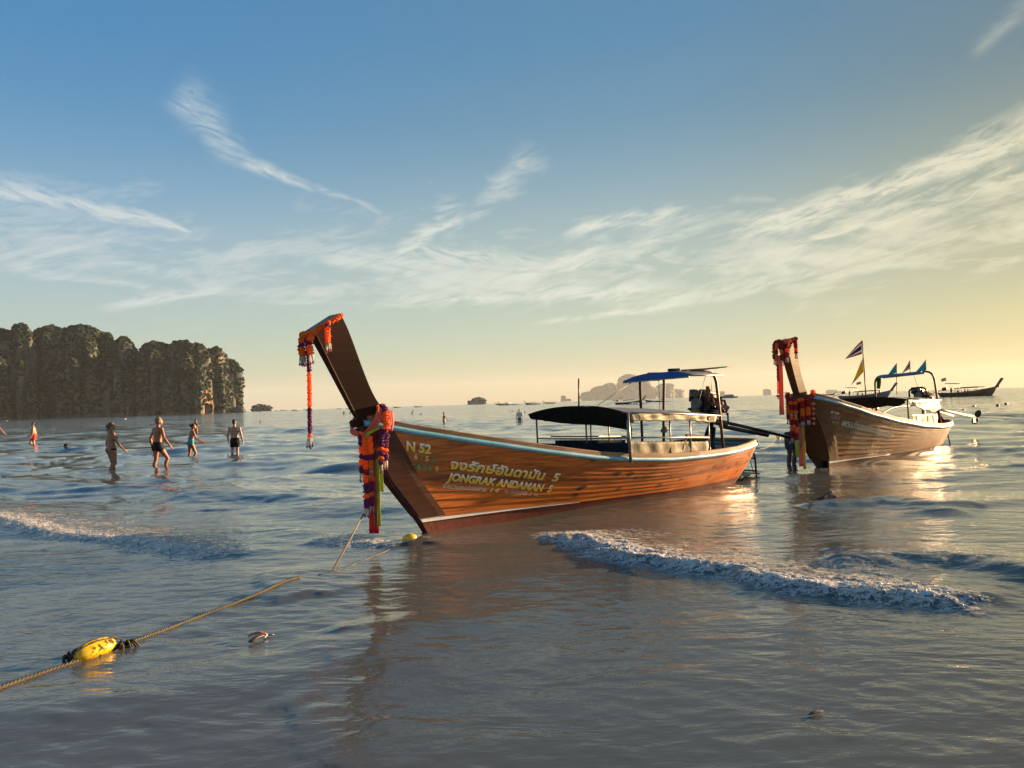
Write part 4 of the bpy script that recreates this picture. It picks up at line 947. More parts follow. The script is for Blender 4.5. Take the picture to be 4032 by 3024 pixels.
# ------------------------------------------------------------------ far moored boat
def second_boat():
    H=H2; rt=empty('longtail_boat','worn brown longtail boat on the right with red garlands and small flags','boat',(6.68899,15.78481,0),math.atan2(-.70309,-.7111))
    stripe=lambda x: itp(x,[(.4,.15),(-1,.13),(-3.2,.09),(-8,.07)])
    hull_parts(H,rt,OLDW,OLDS,BRNP,BLUE2,RAILW,OLDW,stripe,9)
    prow(rt,[(.92,1.40),(1.10,1.54),(1.30,1.86),(1.48,2.2),(1.64,2.48),(1.78,2.66)],[(.5,1.40),(.86,1.64),(1.10,2.0),(1.22,2.33),(1.29,2.55),(1.33,2.74)],[.07,.07,.075,.08,.09,.10],[.10,.10,.10,.105,.115,.125],OLDS,BLACKP)
    MB().box((1.02,0,1.52),(.22,.16,.12),Matrix.Rotation(R(12),3,'Y'),.015).build('stem_head',OLDS,rt)
    T=text_on
    T(H,rt,'registration_lettering','N.58',.73,1.17,.20,1.075,.155,REDW,.2,.03)
    T(H,rt,'registration_lettering','6552',.42,1.075,.14,1.02,.10,FADE,.2,.012); T(H,rt,'registration_lettering','02807',.56,.99,.12,.91,.10,FADE,.2,.012)
    T(H,rt,'name_lettering','พรปกครองเงินเตอร์',.02,.90,-2.25,.52,.20,PALE,.25,.012,um=GRN2,dropx=.02,dropz=-.05)
    T(H,rt,'capacity_lettering','จำนวนคนโดยสาร 12 คน',-.35,.72,-1.75,.46,.085,FADE,.2,.006); T(H,rt,'capacity_lettering','คนประจำเรือ 2 คน',-.25,.62,-1.65,.36,.085,FADE,.2,.006)
    awning(rt,'rear_awning',SLATE,[(-3.0,.82,1.40,1.475),(-4.2,.84,1.36,1.45),(-5.2,.82,1.33,1.43),(-6.05,.75,1.32,1.41)],.02,.006,12,.006)
    arch=lambda y:1.40+.075*(1-abs(y/.82)**2.2); ys=[-.82,-.5,-.2,.1,.4,.6,.82]; zl=[1.36,1.30,1.22,1.19,1.25,1.22,1.31]
    curtain(rt,'front_valance',BROWNT,[(-2.76-.27*(y+.82)/1.64,y,arch(y)) for y in ys],[(-2.80-.30*(y+.82)/1.64,y*.97,z) for y,z in zip(ys,zl)],46,.035,.012,3,9)
    tubes(rt,'awning_post',REDT,[[(-2.85,-.78,.75),(-2.85,-.79,1.40)]],.018); tubes(rt,'awning_post',REDT,[[(-3.05,-.1,.3),(-3.05,-.1,1.46)]],.016)
    for sd_ in (1,-1):
        curtain(rt,'rear_side_flap',DIRTY,[(-3.14,sd_*.83,1.40),(-4.2,sd_*.85,1.35),(-5.2,sd_*.83,1.325),(-5.98,sd_*.765,1.315)],[(-3.25,sd_*.845,1.30),(-4.0,sd_*.87,1.13),(-5.0,sd_*.86,1.0),(-5.95,sd_*.78,1.10)],36,.022,.012,5)
        cy=lambda x:sd_*(H.y(x,H.zs(x))-.035)
        curtain(rt,'side_curtain',DIRTY,[(x,cy(x),z) for x,z in ((-3.35,1.02),(-4.4,1.0),(-5.5,.97))],[(x,cy(x),H.zs(x)+.06) for x in (-3.35,-4.4,-5.5)],30,.012,.005,9)
        for x,zt in ((-3.15,1.40),(-4.3,1.35),(-5.4,1.32)): tubes(rt,'awning_post',REDT if x>-3 else RUST,[[(x,sd_*(H.y(x,H.zs(x))-.05),H.zs(x)-.05),(x-.02,sd_*(H.y(x,H.zs(x))-.07),zt)]],.018)
        tubes(rt,'awning_edge_tube',STEEL,[[(-3.12,sd_*.825,1.415),(-4.2,sd_*.845,1.365),(-5.2,sd_*.825,1.335),(-6.05,sd_*.755,1.325)]],.013)
        for x in (-3.6,-4.5,-4.95): MB().box((x,cy(x)+sd_*.03,.86),(.075,.02,.22),None,.01).build('hanging_fender',simple('dark_fender_rubber',(.05,.03,.02),.7),rt)
    # roof arch with its narrow blue awning
    for sd_ in (1,-1):
        pass
    P=[(-5.50,-.70,.6),(-5.48,-.70,1.4)]+arc((-5.48,-.70,1.80),(-5.48,-.70,2.02),(-5.49,-.52,2.035))+[(-5.55,0,2.06)]+arc((-5.62,.52,2.10),(-5.66,.70,2.10),(-5.70,.72,1.88))+[(-5.85,.735,1.3),(-6.0,.74,.60)]
    tubes(rt,'roof_arch',REDT,[P],.027,10)
    g=[]
    for i in range(7):
        x=-5.30-.42*i/6; g.append([Vector((x,-.56+1.06*j/10,2.01+.075*j/10+.035*math.sin(math.pi*i/6))) for j in range(11)])
    MB().sheet(g,.05).build('roof_awning',ROOFB if 0 else cloth('faded_blue_canvas',(.10,.19,.32),.7),rt,True)
    tubes(rt,'guy_line',BLKM,[[(-5.6,.25,2.05),(-6.6,.1,1.5)],[(-5.72,.68,1.95),(-5.8,.66,1.1)]],.005,5)
    tubes(rt,'flag_mast',REDT,[[(-2.76,0,1.45),(-2.72,0,2.0)],[(-2.72,0,2.0),(-2.665,0,2.86)]],.014)
    tubes(rt,'flag_staff',RUST,[[(-5.5,-.16,1.5),(-5.50,-.13,2.36)],[(-5.56,.18,2.05),(-5.56,.19,2.42)],[(-5.62,.52,2.08),(-5.62,.56,2.42)]],.008,6)
    engine(rt,(-7.1,0,1.40),R(-8),1.05); tubes(rt,'engine_mount',BLKM,[[(-7.2,0,.40),(-7.2,0,1.2)]],.045,10)
    tubes(rt,'engine_guard',BLKM,[[(-6.75,-.22,1.35),(-6.75,-.22,1.58)]+arc((-6.75,-.2,1.62),(-6.75,-.1,1.68),(-6.75,0,1.68))+arc((-6.75,.1,1.68),(-6.75,.2,1.68),(-6.75,.22,1.58))+[(-6.75,.22,1.35)]],.025,8)
    MB().box((-7.35,0,1.16),(.95,.16,.10),Matrix.Rotation(R(-8),3,'Y'),.02).build('engine_cradle',BLKM,rt)
    tubes(rt,'tiller',BLKM,[smoothpath([(-7.0,.05,1.22),(-6.0,.0,1.18),(-5.0,-.1,1.16),(-4.2,-.15,1.02)],5)],.022,8); MB().ball((-4.15,-.15,1.0),.05).build('tiller_knob',BLKM,rt,True)
    YP=simple('cream_tail_paint',(.50,.44,.28),.5,.3)
    tubes(rt,'tail_shaft',YP,[[(-7.6,0,1.12),(-10.2,0,.86),(-12.85,0,.63)]],.042,10); tubes(rt,'tail_brace',YP,[[(-7.6,.03,1.03),(-10.0,.03,.77)]],.035,8)
    MB().box((-12.7,0,.52),(.35,.02,.16),None,.005).build('tail_skeg',YP,rt)
    mb=MB()
    for a in (1.1,4.24): mb.ball((-12.98,.11*math.cos(a),.62+.13*math.sin(a)),(.03,.10,.14),Matrix.Rotation(a-1.57,3,'X'),10,6)
    mb.tube([(-12.8,0,.635),(-13.05,0,.61)],.03,8); mb.build('propeller',BLKM,rt,True)
    for y in (.34,.12): tubes(rt,'ladder_rail',BLKM,[[(-7.9,y,.5),(-8.2,y,.25),(-8.4,y,-.1)]],.018,8)
    MB().box((-6.2,.5,.72),(.22,.16,.16),None,.02).build('tool_box',BLKM,rt)
    return rt
B2=second_boat()
def tri_flag(name,label,mats,p,w,h,group,boat=B2,drop=.0,sway=0.0):
    """swallow-tail-free triangular pennant hanging from a staff; mats = stripes from top to bottom (name, material, height share)"""
    e=hung(boat,name,label,'flag',group)
    t0=0
    for nm,m,sh in mats:
        g=[]
        for i in range(9):
            a=i/8; row=[]
            for k in range(4):
                v=t0+sh*k/3; z=(1-v)*h*(1-a)-drop*a; d=Vector((-.25*w*a,-w*a*(.92),0)); row.append(Vector(p)+d+Vector((.05*w*math.sin(a*5+v*2+sway),0,z-h*(1-a*0)*1.0+h*.0+a*(-.12*h))))
            g.append(row)
        MB().sheet(g,.003).build(nm,m,e,True); t0+=sh
    return e
FR=cloth('flag_red',(.36,.022,.03),.8,.35); FW=cloth('flag_white',(.55,.52,.50),.8,.35); FB=cloth('flag_navy',(.03,.035,.13),.8,.35); FY=cloth('flag_yellow',(.50,.40,.02),.8,.35); FC=cloth('flag_cyan',(.06,.27,.36),.8,.35)
THAI=[('red_stripe',FR,1/6),('white_stripe',FW,1/6),('navy_stripe',FB,1/3),('white_stripe',FW,1/6),('red_stripe',FR,1/6)]
tri_flag('pennant','striped red white and blue pennant at the top of the tall mast','' or THAI,(-2.665,-.01,2.86),.52,.33,'flags on the right boat',drop=.05)
tri_flag('pennant','yellow pennant under the striped one on the tall mast',[('yellow_cloth',FY,1)],(-2.69,-.01,2.42),.38,.32,'flags on the right boat',drop=.30,sway=1)
tri_flag('pennant','pale blue pennant at the left of the roof arch on the right boat',[('blue_cloth',FC,1)],(-5.50,-.13,2.36),.30,.26,'flags on the right boat',drop=.03)
tri_flag('pennant','small striped pennant between the two blue ones on the roof arch',THAI,(-5.56,.19,2.42),.26,.22,'flags on the right boat',drop=.1,sway=2)
tri_flag('pennant','blue pennant at the right end of the roof arch on the right boat',[('blue_cloth',FC,1)],(-5.62,.56,2.42),.34,.28,'flags on the right boat',drop=.05,sway=3)
def second_dressing():
    rng=random.Random(21); G='garlands on the right prow'
    def gl(lb): return hung(B2,'flower_garland',lb,'garland',G)
    g=gl('crimson and orange garland crown wrapped round the top of the right prow')
    garland(g,[(1.34,.14,2.74),(1.55,.135,2.70),(1.76,.12,2.65),(1.83,.0,2.65),(1.76,-.12,2.65),(1.5,-.14,2.71)],.045,[('r',.3),('o',.5),('r',.7),('r',1)],rng)
    for k,(x,y,l,c) in enumerate([(1.76,.13,.30,'ro'),(1.84,.05,.36,'ro'),(1.86,-.04,.36,'or'),(1.80,-.12,.32,'ro')]): garland(g,[(x,y,2.64),(x+.03,y,2.64-l*.5),(x+.02,y,2.64-l)],.045,[(c[0],.4),(c[1],.65),(c[0],1)],rng,4)
    g=gl('short crimson garland with white tassels on the side of the right prow top')
    garland(g,[(1.45,.15,2.70),(1.46,.165,2.58),(1.45,.165,2.42)],.048,[('r',.6),('o',.8),('r',1)],rng,5)
    g=gl('long crimson and orange strand hanging free from the right prow tip')
    garland(g,[(1.86,-.02,2.36),(1.885,-.02,2.2),(1.90,-.02,1.9),(1.91,-.02,1.62)],.036,[('o',.22),('r',.66),('o',1)],rng); garland(g,[(1.91,-.02,1.60),(1.915,-.02,1.52)],.06,[('r',.5),('w',1)],rng)
    g=hung(B2,'hanging_ribbon','orange red ribbon hanging beside the free strand of the right prow','ribbon'); ribbon('ribbon_tail',[(1.88,.03,2.38),(1.91,.04,1.9),(1.93,.04,1.5),(1.94,.04,1.20)],(.075,.10),SASH,g,Vector((-.7,.7,0)),.3)
    g=gl('thick crimson and orange garland ring round the base of the right prow')
    garland(g,[(.72,.16,1.66),(.80,.20,1.60),(.95,.23,1.55),(1.12,.20,1.50),(1.20,.05,1.47),(1.20,-.10,1.48),(1.10,-.22,1.54),(.95,-.26,1.62)],.055,[('o',.2),('r',.45),('o',.58),('r',.8),('r',1)],rng)
    for x,y,z,l,b in [(1.22,.0,1.46,.80,[('o',.1),('r',.24),('o',.34),('w',.42),('o',.50),('r',.66),('o',.82),('r',1)]),(1.24,-.08,1.46,.76,[('o',.1),('r',.24),('o',.34),('w',.42),('o',.50),('r',.66),('o',.82),('r',1)]),(1.16,.12,1.49,.46,[('r',.4),('o',.75),('r',1)]),(1.12,-.20,1.50,.42,[('r',.3),('o',.75),('r',1)]),(1.08,.20,1.52,.46,[('r',.4),('o',.8),('r',1)])]:
        garland(g,[(x,y,z),(x+.02,y+.01,z-l*.5),(x+.02,y+.01,z-l)],.055,b,rng,5)
    g=gl('salmon flower string on the rail side of the right prow')
    for k in range(5): garland(g,[(1.02,.28,1.42-.10*k),(1.02,.285,1.36-.10*k)],  .042 if k<4 else .03,[('s',1)],rng)
    g=hung(B2,'hanging_ribbon','long pink ribbon trailing to the water under the right prow','ribbon'); ribbon('ribbon_tail',[(1.20,.06,1.0),(1.21,.07,.6),(1.22,.07,.12)],(.08,.09),PINKR,g,Vector((-.7,.7,0)),.3)
    g=hung(B2,'hanging_ribbon','yellow ribbon trailing beside the pink one under the right prow','ribbon'); ribbon('ribbon_tail',[(1.16,.10,1.2),(1.165,.12,.7),(1.17,.12,.06)],.06,YELR,g,Vector((-.7,.7,0)),.3)
    g=hung(B2,'hanging_ribbon','short lime ribbon below the tassels of the right prow','ribbon'); ribbon('ribbon_tail',[(1.26,.02,.66),(1.27,.03,.5),(1.26,.03,.32)],.09,LIME,g,Vector((-.7,.7,0)),.3)
    g=hung(B2,'hanging_cloth','green cloth tied to the left of the roof arch on the right boat','cloth'); ribbon('cloth_tail',[(-5.46,-.60,2.0),(-5.45,-.58,1.85),(-5.45,-.60,1.68)],(.16,.10),cloth('green_cloth',(.07,.14,.02),.8,.3),g,Vector((.3,1,0)),.6)
    g=hung(B2,'hanging_cloth','magenta cloth draped over the stern of the right boat','cloth'); ribbon('cloth_tail',[(-6.3,.60,1.02),(-6.5,.62,.85),(-6.75,.62,.68)],(.06,.14),cloth('magenta_cloth',(.48,.02,.13),.8,.3),g,Vector((.2,1,0)),.4)
second_dressing()
# ------------------------------------------------------------------ passing longtails, far off
HF=Hull([(1.2,1.55),(.9,1.5),(0,1.3),(-1.5,1.0),(-3,.8),(-5,.65),(-8,.6),(-9.5,.7)],[(1.05,.05),(.7,.2),(0,.4),(-1.5,.7),(-3,.9),(-5,1.0),(-7.5,.9),(-9.5,.5)],[(-.4,-.25),(0,0),(1.5,1.04),(1.7,1.14)],[(-.4,-9),(0,-9.1),(.7,-9.5)],[(1,1.1),(-2,.7),(-5,.5),(-9,.7)])
DK=simple('dark_boat_paint',(.045,.03,.022),.6); DRED=cloth('dark_red_awning',(.10,.02,.02),.8); GRYC=cloth('grey_awning',(.16,.17,.18),.8); BRB=simple('brown_boat_paint',(.10,.060,.035),.6); BLB=simple('bluish_boat_paint',(.10,.12,.14),.6)
def far_boat(label,loc,head,hullm,awn,scale=1.0,roof=True,detail=True,group='longtail boats passing far out',low=False):
    H=HF; rt=empty('longtail_boat',label,'boat',loc,head,group); rt.scale=(scale,)*3
    mb=MB()
    for side in (1,-1):
        g=[]
        for i in range(25):
            row=[]
            for k in range(6):
                x,z=H.edge(i/24,lambda X:H.k+(H.zs(X)+.05-H.k)*k/5,.0); row.append(H.p(x,z,side))
            g.append(row[::-1] if side>0 else row)
        mb.sheet(g,.03)
    mb.build('hull',hullm,rt,True)
    rings=[]
    for x,z,w in ((.75,1.35,.08),(1.1,1.7,.08),(1.55,2.3,.10),(1.95,2.8,.13),(2.1,2.95,.13)): rings.append([Vector((x+.16,-w,z-.1)),Vector((x+.16,w,z-.1)),Vector((x-.20,w,z+.06)),Vector((x-.20,-w,z+.06))])
    MB().loft(rings).build('prow',hullm,rt)
    MB().tube([(1.5,0,2.05),(1.25,0,1.75),(1.28,.02,1.3)],[.12,.16,.05],8).build('prow_cloth',FL['r'],rt,True)
    if awn:
        awning(rt,'awning',awn,[(-1.6,.75,1.55,1.62),(-3,.9,1.5,1.66),(-5,.95,1.42,1.6),(-6.2,.9,1.36,1.5)],.02,.06)
        for sd_ in (1,-1):
            for x in (-1.8,-3.2,-4.7,-6.0): tubes(rt,'awning_post',STEEL,[[(x,sd_*.85,H.zs(x)),(x,sd_*.85,1.48)]],.025,6)
    if roof:
        MB().box((-7.0,0,2.25),(2.0,1.2,.08),Matrix.Rotation(R(3),3,'Y'),.03).build('helmsman_roof',awn or GRYC,rt)
        for x in (-6.2,-7.8):
            for y in (-.5,.5): tubes(rt,'roof_post',STEEL,[[(x,y,H.zs(x)),(x,y,2.22)]],.025,6)
    MB().box((-8.5,0,1.35),(.7,.45,.55),Matrix.Rotation(R(-12),3,'Y'),.08).build('engine',BLKM,rt)
    tubes(rt,'tail_shaft',BLKM,[[(-8.8,0,1.2),(-13.0,0,-.05)]],.05,6)
    return rt
def place(u,d):
    p=at_px(u,1587-.0308*(u-2016)+1.6*2850/d,d); return (p.x,p.y,0)
RB=far_boat('brown longtail boat with seated passengers passing at the far right',place(3905,160),R(4),BRB,DRED,1.28,True); MB2=far_boat('longtail boat with helmsman and raised bow passing behind the flags of the right boat',place(3492,172),R(2),BLB,DRED,1.22,True)
far_boat('dark longtail boat heading right just left of the blue roof post',place(2522,240),R(-25),DK,GRYC,.92)
far_boat('longtail boat heading left in its own spray right of the blue roof post',place(2545,330),R(172),BLB,None,.82)
for i,(u,d,hd,sc,lb) in enumerate([(1968,560,R(-140),1,'leftmost pair boat with white wake left of the man in the white shirt'),(1954,760,R(-150),1,'small longtail boat half hidden behind the left wake boat'),(2072,520,R(-142),1,'longtail boat with high prow right above the man in the white shirt'),(2146,640,R(178),1.0,'pale longtail boat alone left of the slanted hazy rock'),
   (1551,900,R(-140),1,'tiny longtail boat nearest the near prow on its right'),(1634,850,R(-142),1,'tiny longtail boat left of the dark dome islet'),(1328,1300,R(-130),1,'tiny longtail boat close left of the near prow edge'),(1364,1400,R(-130),1,'faintest tiny boat touching the near prow edge'),
   (1150,900,R(-115),1,'tiny longtail boat with white wake left of the hanging strand'),(1196,950,R(-85),1,'tiny upright longtail boat just left of the hanging strand'),(1121,1300,R(-100),1,'tiny dark boat beside the white mast boat'),(1083,1500,R(-120),1,'tiny boat nearest the wooded islet'),
   (3284,600,R(5),1,'small dark longtail boat before the pale double island'),(3880,1500,R(3),1.1,'thin dark boat on the horizon above the passing boat at far right'),(2416,1300,R(178),1,'thin pale boat at the left foot of the large hazy island')]):
    far_boat(lb,place(u,d),hd,(DK,BLB,DK,BLB)[i%4],GRYC if i%2 else DRED,sc,i%3!=1)
def wake(label,u,d,dx,w,h):
    """burst of white spray behind a boat"""
    x,y,_=place(u,d); rng=random.Random(int(u)); mb=MB()
    for k in range(46):
        t=rng.random(); r=h*(1-t)*rng.uniform(.25,.75)+.08; mb.ball((x+dx*w*t+rng.uniform(-.3,.3),y+rng.uniform(-.8,.8),r*.5+rng.uniform(0,h*.5)*(1-t)),(r*1.4,r,r*.8),None,7,4)
    o=mb.build('wake_spray',mat('spray_white',lambda b,nt:setp(b,nt,(.75,.74,.70),.9)),None,True); o['kind']='stuff'; o['label']=label
wake('white spray behind the left wake boat',1992,555,1,13,1.8); wake('white spray behind the high prowed boat',2092,515,1,14,1.2); wake('white spray behind the boat left of the strand',1157,890,1,12,1.6); wake('white spray round the boat right of the roof post',2560,330,1,12,.7); wake('white bow wave of the dark boat left of the roof post',2478,238,1,7,.5); wake('white spray behind the upright tiny boat',1206,945,1,9,1.4)
def speedboat():
    e=empty('speedboat','long low grey speedboat with a raised cabin on the horizon','speedboat',place(2866,700),0)
    WH=simple('hazy_boat_white',(.30,.30,.30),.5); DKG=simple('dark_boat_trim',(.06,.06,.065),.5)
    g=[]
    for i in range(17):
        t=i/16; x=-9+18*t; w=1.9*math.sqrt(max(.01,1-(max(0,t-.45)/.55)**2)); z=1.3+.5*t*t; g.append([Vector((x,-w,z)),Vector((x,-w*.8,-.3)),Vector((x,w*.8,-.3)),Vector((x,w,z)),Vector((x,0,z+.15))])
    g=[[Vector((-p.x,p.y,p.z)) for p in r] for r in g]
    MB().loft(g).build('hull',DKG,e)
    g=[[Vector((x,-w,1.2)),Vector((x,w,1.2)),Vector((x,w*.8,z)),Vector((x,-w*.8,z))] for x,w,z in ((-3.6,1.2,1.9),(-2.2,1.5,3.2),(3.5,1.5,3.35),(5.5,1.5,3.1))]; MB().loft(g).build('cabin',WH,e)
    for x in (-1.4,.2,1.8,3.4): MB().box((x,-1.33,2.4),(1.2,.12,.6),None,.03).build('window',DKG,e)
    MB().tube([(1,0,3.3),(1,0,5.0)],.06,6).build('mast',WH,e); tubes(e,'roof_rail',WH,[[(-1.8,-1.2,3.5),(4.5,-1.2,3.7)]],.05,6)
speedboat()
def mast_boat():
    e=empty('sailing_boat','tiny white boat with a thin mast beside the dark boats at left','boat',place(1111,1250),0)
    g=[[Vector((x,-w,z)),Vector((x,-w*.6,-.2)),Vector((x,w*.6,-.2)),Vector((x,w,z))] for x,w,z in ((-4,1,1.1),(-1,1.4,1),(2,1.2,1.1),(4.5,.1,1.4))]; MB().loft(g).build('hull',WHITEP,e)
    MB().box((-.5,0,1.5),(3,1.4,.9),None,.2).build('cabin',WHITEP,e); MB().tube([(.3,0,1.2),(.3,0,9)],.09,6).build('mast',WHITEP,e)
mast_boat()
def small_flag(lb,boat,p,mats):
    e=empty('flag',lb,'flag',boat.location,boat.rotation_euler.z); e.scale=boat.scale; MB().tube([p,(p[0],p[1],p[2]+1.0)],.02,6).build('staff',STEEL,e)
    h=.5/len(mats)
    for i,(nm,m) in enumerate(mats):
        g=[[Vector((p[0]-.9*a/6,p[1]+.06*math.sin(a),p[2]+1.0-h*(i+k)-.03*a)) for k in (0,1)] for a in range(7)]; MB().sheet(g,.01).build(nm,m,e,True)
small_flag('small red and white flag at the stern of the boat at the far right',RB,(-8.1,0,2.3),[('red_stripe',FR),('white_stripe',FW),('red_stripe',FR)])
small_flag('small striped flag above a yellow one on the boat behind the right boat',MB2,(-5.0,0,2.4),[('red_stripe',FR),('white_stripe',FW),('red_stripe',FR),('yellow_cloth',FY),('yellow_cloth',FY)])
# ------------------------------------------------------------------ people
def skin(name,col):
    def f(b,nt):
        n=noise(pos('Object'),9,4,.6); setp(b,nt,mix(n.ss(.3,.7),tuple(c*.82 for c in col),col),.5,Specular_IOR_Level=.4)
    return mat(name,f)
SK=[skin('tanned_skin',(.26,.125,.075)),skin('sunburnt_skin',(.27,.105,.06)),skin('light_skin',(.36,.20,.14)),skin('brown_skin',(.15,.08,.05))]
HAIRB=simple('dark_hair',(.012,.009,.008),.6,.4,30,.4); HAIRG=simple('brown_hair',(.075,.045,.022),.6,.4,30,.4); HAIRY=simple('greying_short_hair',(.16,.12,.09),.8,.4,30,.3)
BLKC=cloth('black_swimwear',(.008,.008,.010),.8); TEALC=cloth('teal_swimwear',(.012,.22,.26),.7); REDC=cloth('red_swim_shorts',(.62,.03,.02),.7); WHT=cloth('white_shirt_cloth',(.50,.52,.52),.85); BLUC=cloth('blue_shirt_cloth',(.02,.05,.20),.85); GRC=cloth('grey_dark_clothes',(.05,.05,.055),.85)
def ell(mb,pts,rx,ry,side=Vector((1,0,0)),n=14):
    P=[Vector(p) for p in pts]; rings=[]
    for i,p in enumerate(P):
        t=(P[min(i+1,len(P)-1)]-P[max(0,i-1)]).normalized(); s=(side-t*side.dot(t)).normalized(); f=t.cross(s)
        rings.append([p+s*rx[i]*math.cos(6.2832*k/n)+f*ry[i]*math.sin(6.2832*k/n) for k in range(n)])
    mb.loft(rings); return mb
def remesh(mb,vox,sm=2):
    me=bpy.data.meshes.new('tmp'); me.from_pydata(mb.v,[],mb.f); o=bpy.data.objects.new('tmp',me); COL.objects.link(o)
    m=o.modifiers.new('r','REMESH'); m.mode='VOXEL'; m.voxel_size=vox; m.use_smooth_shade=True
    s=o.modifiers.new('s','SMOOTH'); s.iterations=sm; s.factor=.5
    bpy.context.view_layer.update(); r=bpy.data.meshes.new_from_object(o.evaluated_get(bpy.context.evaluated_depsgraph_get())); bpy.data.objects.remove(o); return r
def lerp(a,b,t): return a+(b-a)*t
def person(label,loc,rz,h=1.75,sk=0,woman=False,heavy=1.0,lean=0.0,head_yaw=0.0,arms=None,legs=None,hair=('short',HAIRB),wear=(),vox=.014,group='bathers in the shallows',sit=False,cat='person'):
    """figure facing +y, feet at z=0 before scaling; arms / legs: (joint, end) points per side, right = +x"""
    s=h/1.75; root=empty('person',label,cat,loc,rz,group); root.scale=(s,s,s)
    mb=MB(); W=heavy
    c,sn=math.cos(lean),math.sin(lean)
    def sp(z,y=0): d=z-.92; return Vector((0,y*c+d*sn,.92+d*c-y*sn))         # spine bends at the hips
    hipw,waw,chw,shw=((.185,.135,.160,.175) if woman else (.165,.145,.180,.205)); 
    spine=[sp(.80),sp(.86),sp(.93),sp(1.02),sp(1.12),sp(1.24,.005),sp(1.34),sp(1.41,-.005),sp(1.455,-.005)]
    rx=[.105,hipw*.93,hipw,lerp(hipw,waw,.6),waw,chw*.97,chw,shw*.92,.075]; ry=[.07,.115,.125 if woman else .115,.100,.092,.108,.112,.085,.060]
    rx=[a*W for a in rx]; ry=[a*(W if i<6 else (W+1)/2) for i,a in enumerate(ry)]
    if heavy>1.1: ry[3]*=1.25; ry[4]*=1.3
    ell(mb,spine,rx,ry)
    if woman:
        for x in (-.075,.075): mb.ball(sp(1.26,.085)+Vector((x,0,0)),.062); mb.ball(sp(.90,-.075)+Vector((x*1.05,0,0)),(.088,.075,.09))
    else:
        for x in (-.07,.07): mb.ball(sp(.89,-.06)+Vector((x,0,0)),(.085,.07,.085))
        for x in (-.10,.10): mb.ball(sp(1.31,.05)+Vector((x,0,0)),(.085,.06,.06)); mb.ball(sp(1.33,-.055)+Vector((x,0,0)),(.08,.05,.09))
    neck0=sp(1.42,-.01); hd=sp(1.60,.02); ell(mb,[neck0,sp(1.50,.0),hd],[.062,.054,.052],[.06,.056,.055])
    ym=Matrix.Rotation(head_yaw,3,'Z')
    def hp(x,y,z): return hd+ym@Vector((x,y,z))
    mb.ball(hp(0,-.005,.055),(.074,.092,.098),ym,14,10); mb.ball(hp(0,.03,-.01),(.058,.066,.078),ym,12,8); mb.ball(hp(0,.072,-.052),(.030,.028,.026),ym); mb.tube([hp(0,.090,.045),hp(0,.112,.008),hp(0,.096,-.004)],[.010,.016,.010],6)
    for x in (-.073,.073): mb.ball(hp(x,-.005,.02),(.014,.022,.032),ym,8,6)
    arms=arms or {}; legs=legs or {}
    aw=.85 if woman else 1.0
    for sd_ in (1,-1):
        sh=sp(1.395)+Vector((sd_*(shw-.015),0,0))
        el_,wr=arms.get(sd_,((sd_*.27,-.03,1.10),(sd_*.29,.06,.85))); el_=Vector(el_); wr=Vector(wr)
        mb.ball(sh,.064*aw); mb.tube([sh,sh.lerp(el_,.35),el_,el_.lerp(wr,.3),el_.lerp(wr,.75),wr],[.056*aw,.053*aw,.041*aw,.044*aw,.032*aw,.026*aw],10)
        d=(wr-el_).normalized(); sdv=Vector((0,1,0)); sdv=(sdv-d*sdv.dot(d)).normalized(); up=d.cross(sdv)
        palm=wr+d*.045; Mx=Matrix((sdv,up,d)).transposed(); mb.ball(palm,(.040,.018,.052),Mx,10,6)
        for q,(o_,l) in enumerate(((-.030,.062),(-.010,.074),(.010,.070),(.028,.052))):
            b0=wr+d*.085+sdv*o_; mb.tube([b0,b0+d*l*.5+up*.006*sd_,b0+d*l*.85+up*.022*sd_],[.0095,.009,.0075],6)
        b0=wr+d*.03+sdv*.034; mb.tube([b0,b0+d*.03+sdv*.022,b0+d*.058+sdv*.026],[.012,.011,.008],6)
        hipj=Vector((sd_*.088*W,0,.88)); kn,an=legs.get(sd_,((sd_*.10,.02,.49),(sd_*.095,-.02,.09))); kn=Vector(kn); an=Vector(an); lw=W*(1.04 if woman else 1)
        mb.tube([hipj,hipj.lerp(kn,.35),hipj.lerp(kn,.75),kn,kn.lerp(an,.28)+Vector((0,-.018,0)),kn.lerp(an,.65)+Vector((0,-.008,0)),an],[.092*lw,.086*lw,.062*lw,.055*lw,.058*lw,.042*lw,.034],12)
        mb.ball(an+Vector((0,-.02,-.03)),(.034,.04,.04)); mb.tube([an+Vector((0,.0,-.045)),an+Vector((sd_*.01,.09,-.06)),an+Vector((sd_*.015,.16,-.07))],[.040,.040,.022],8,True,.6)
    me=remesh(mb,vox); me.materials.append(SK[sk]); bo=bpy.data.objects.new('body',me); COL.objects.link(bo); bo.parent=root
    # hair
    kind,hm=hair; q=MB()
    if kind!='none':
        q.ball(hp(0,-.018,.070),(.083,.096,.098),ym,14,10); q.ball(hp(0,-.055,.02),(.072,.060,.075),ym,12,8)
        if kind=='bun': q.ball(hp(-.0,-.135,.085),.048)
        if kind=='tied': q.ball(hp(-.01,-.125,.03),(.055,.05,.06)); q.tube([hp(0,-.11,.0),hp(.01,-.12,-.09),hp(.01,-.10,-.16)],[.03,.025,.008],8)
        if kind=='cap': q.tube([hp(0,.07,.075),hp(0,.12,.068),hp(0,.17,.055)],[.07,.068,.05],10,True,.15)
        if kind=='long': q.tube([hp(0,-.05,.05),hp(0,-.085,-.06),hp(0,-.08,-.17)],[.08,.075,.04],10)
        hm_=remesh(q,vox); hm_.materials.append(hm); ho=bpy.data.objects.new('hair' if kind!='cap' else 'cap',hm_); COL.objects.link(ho); ho.parent=root
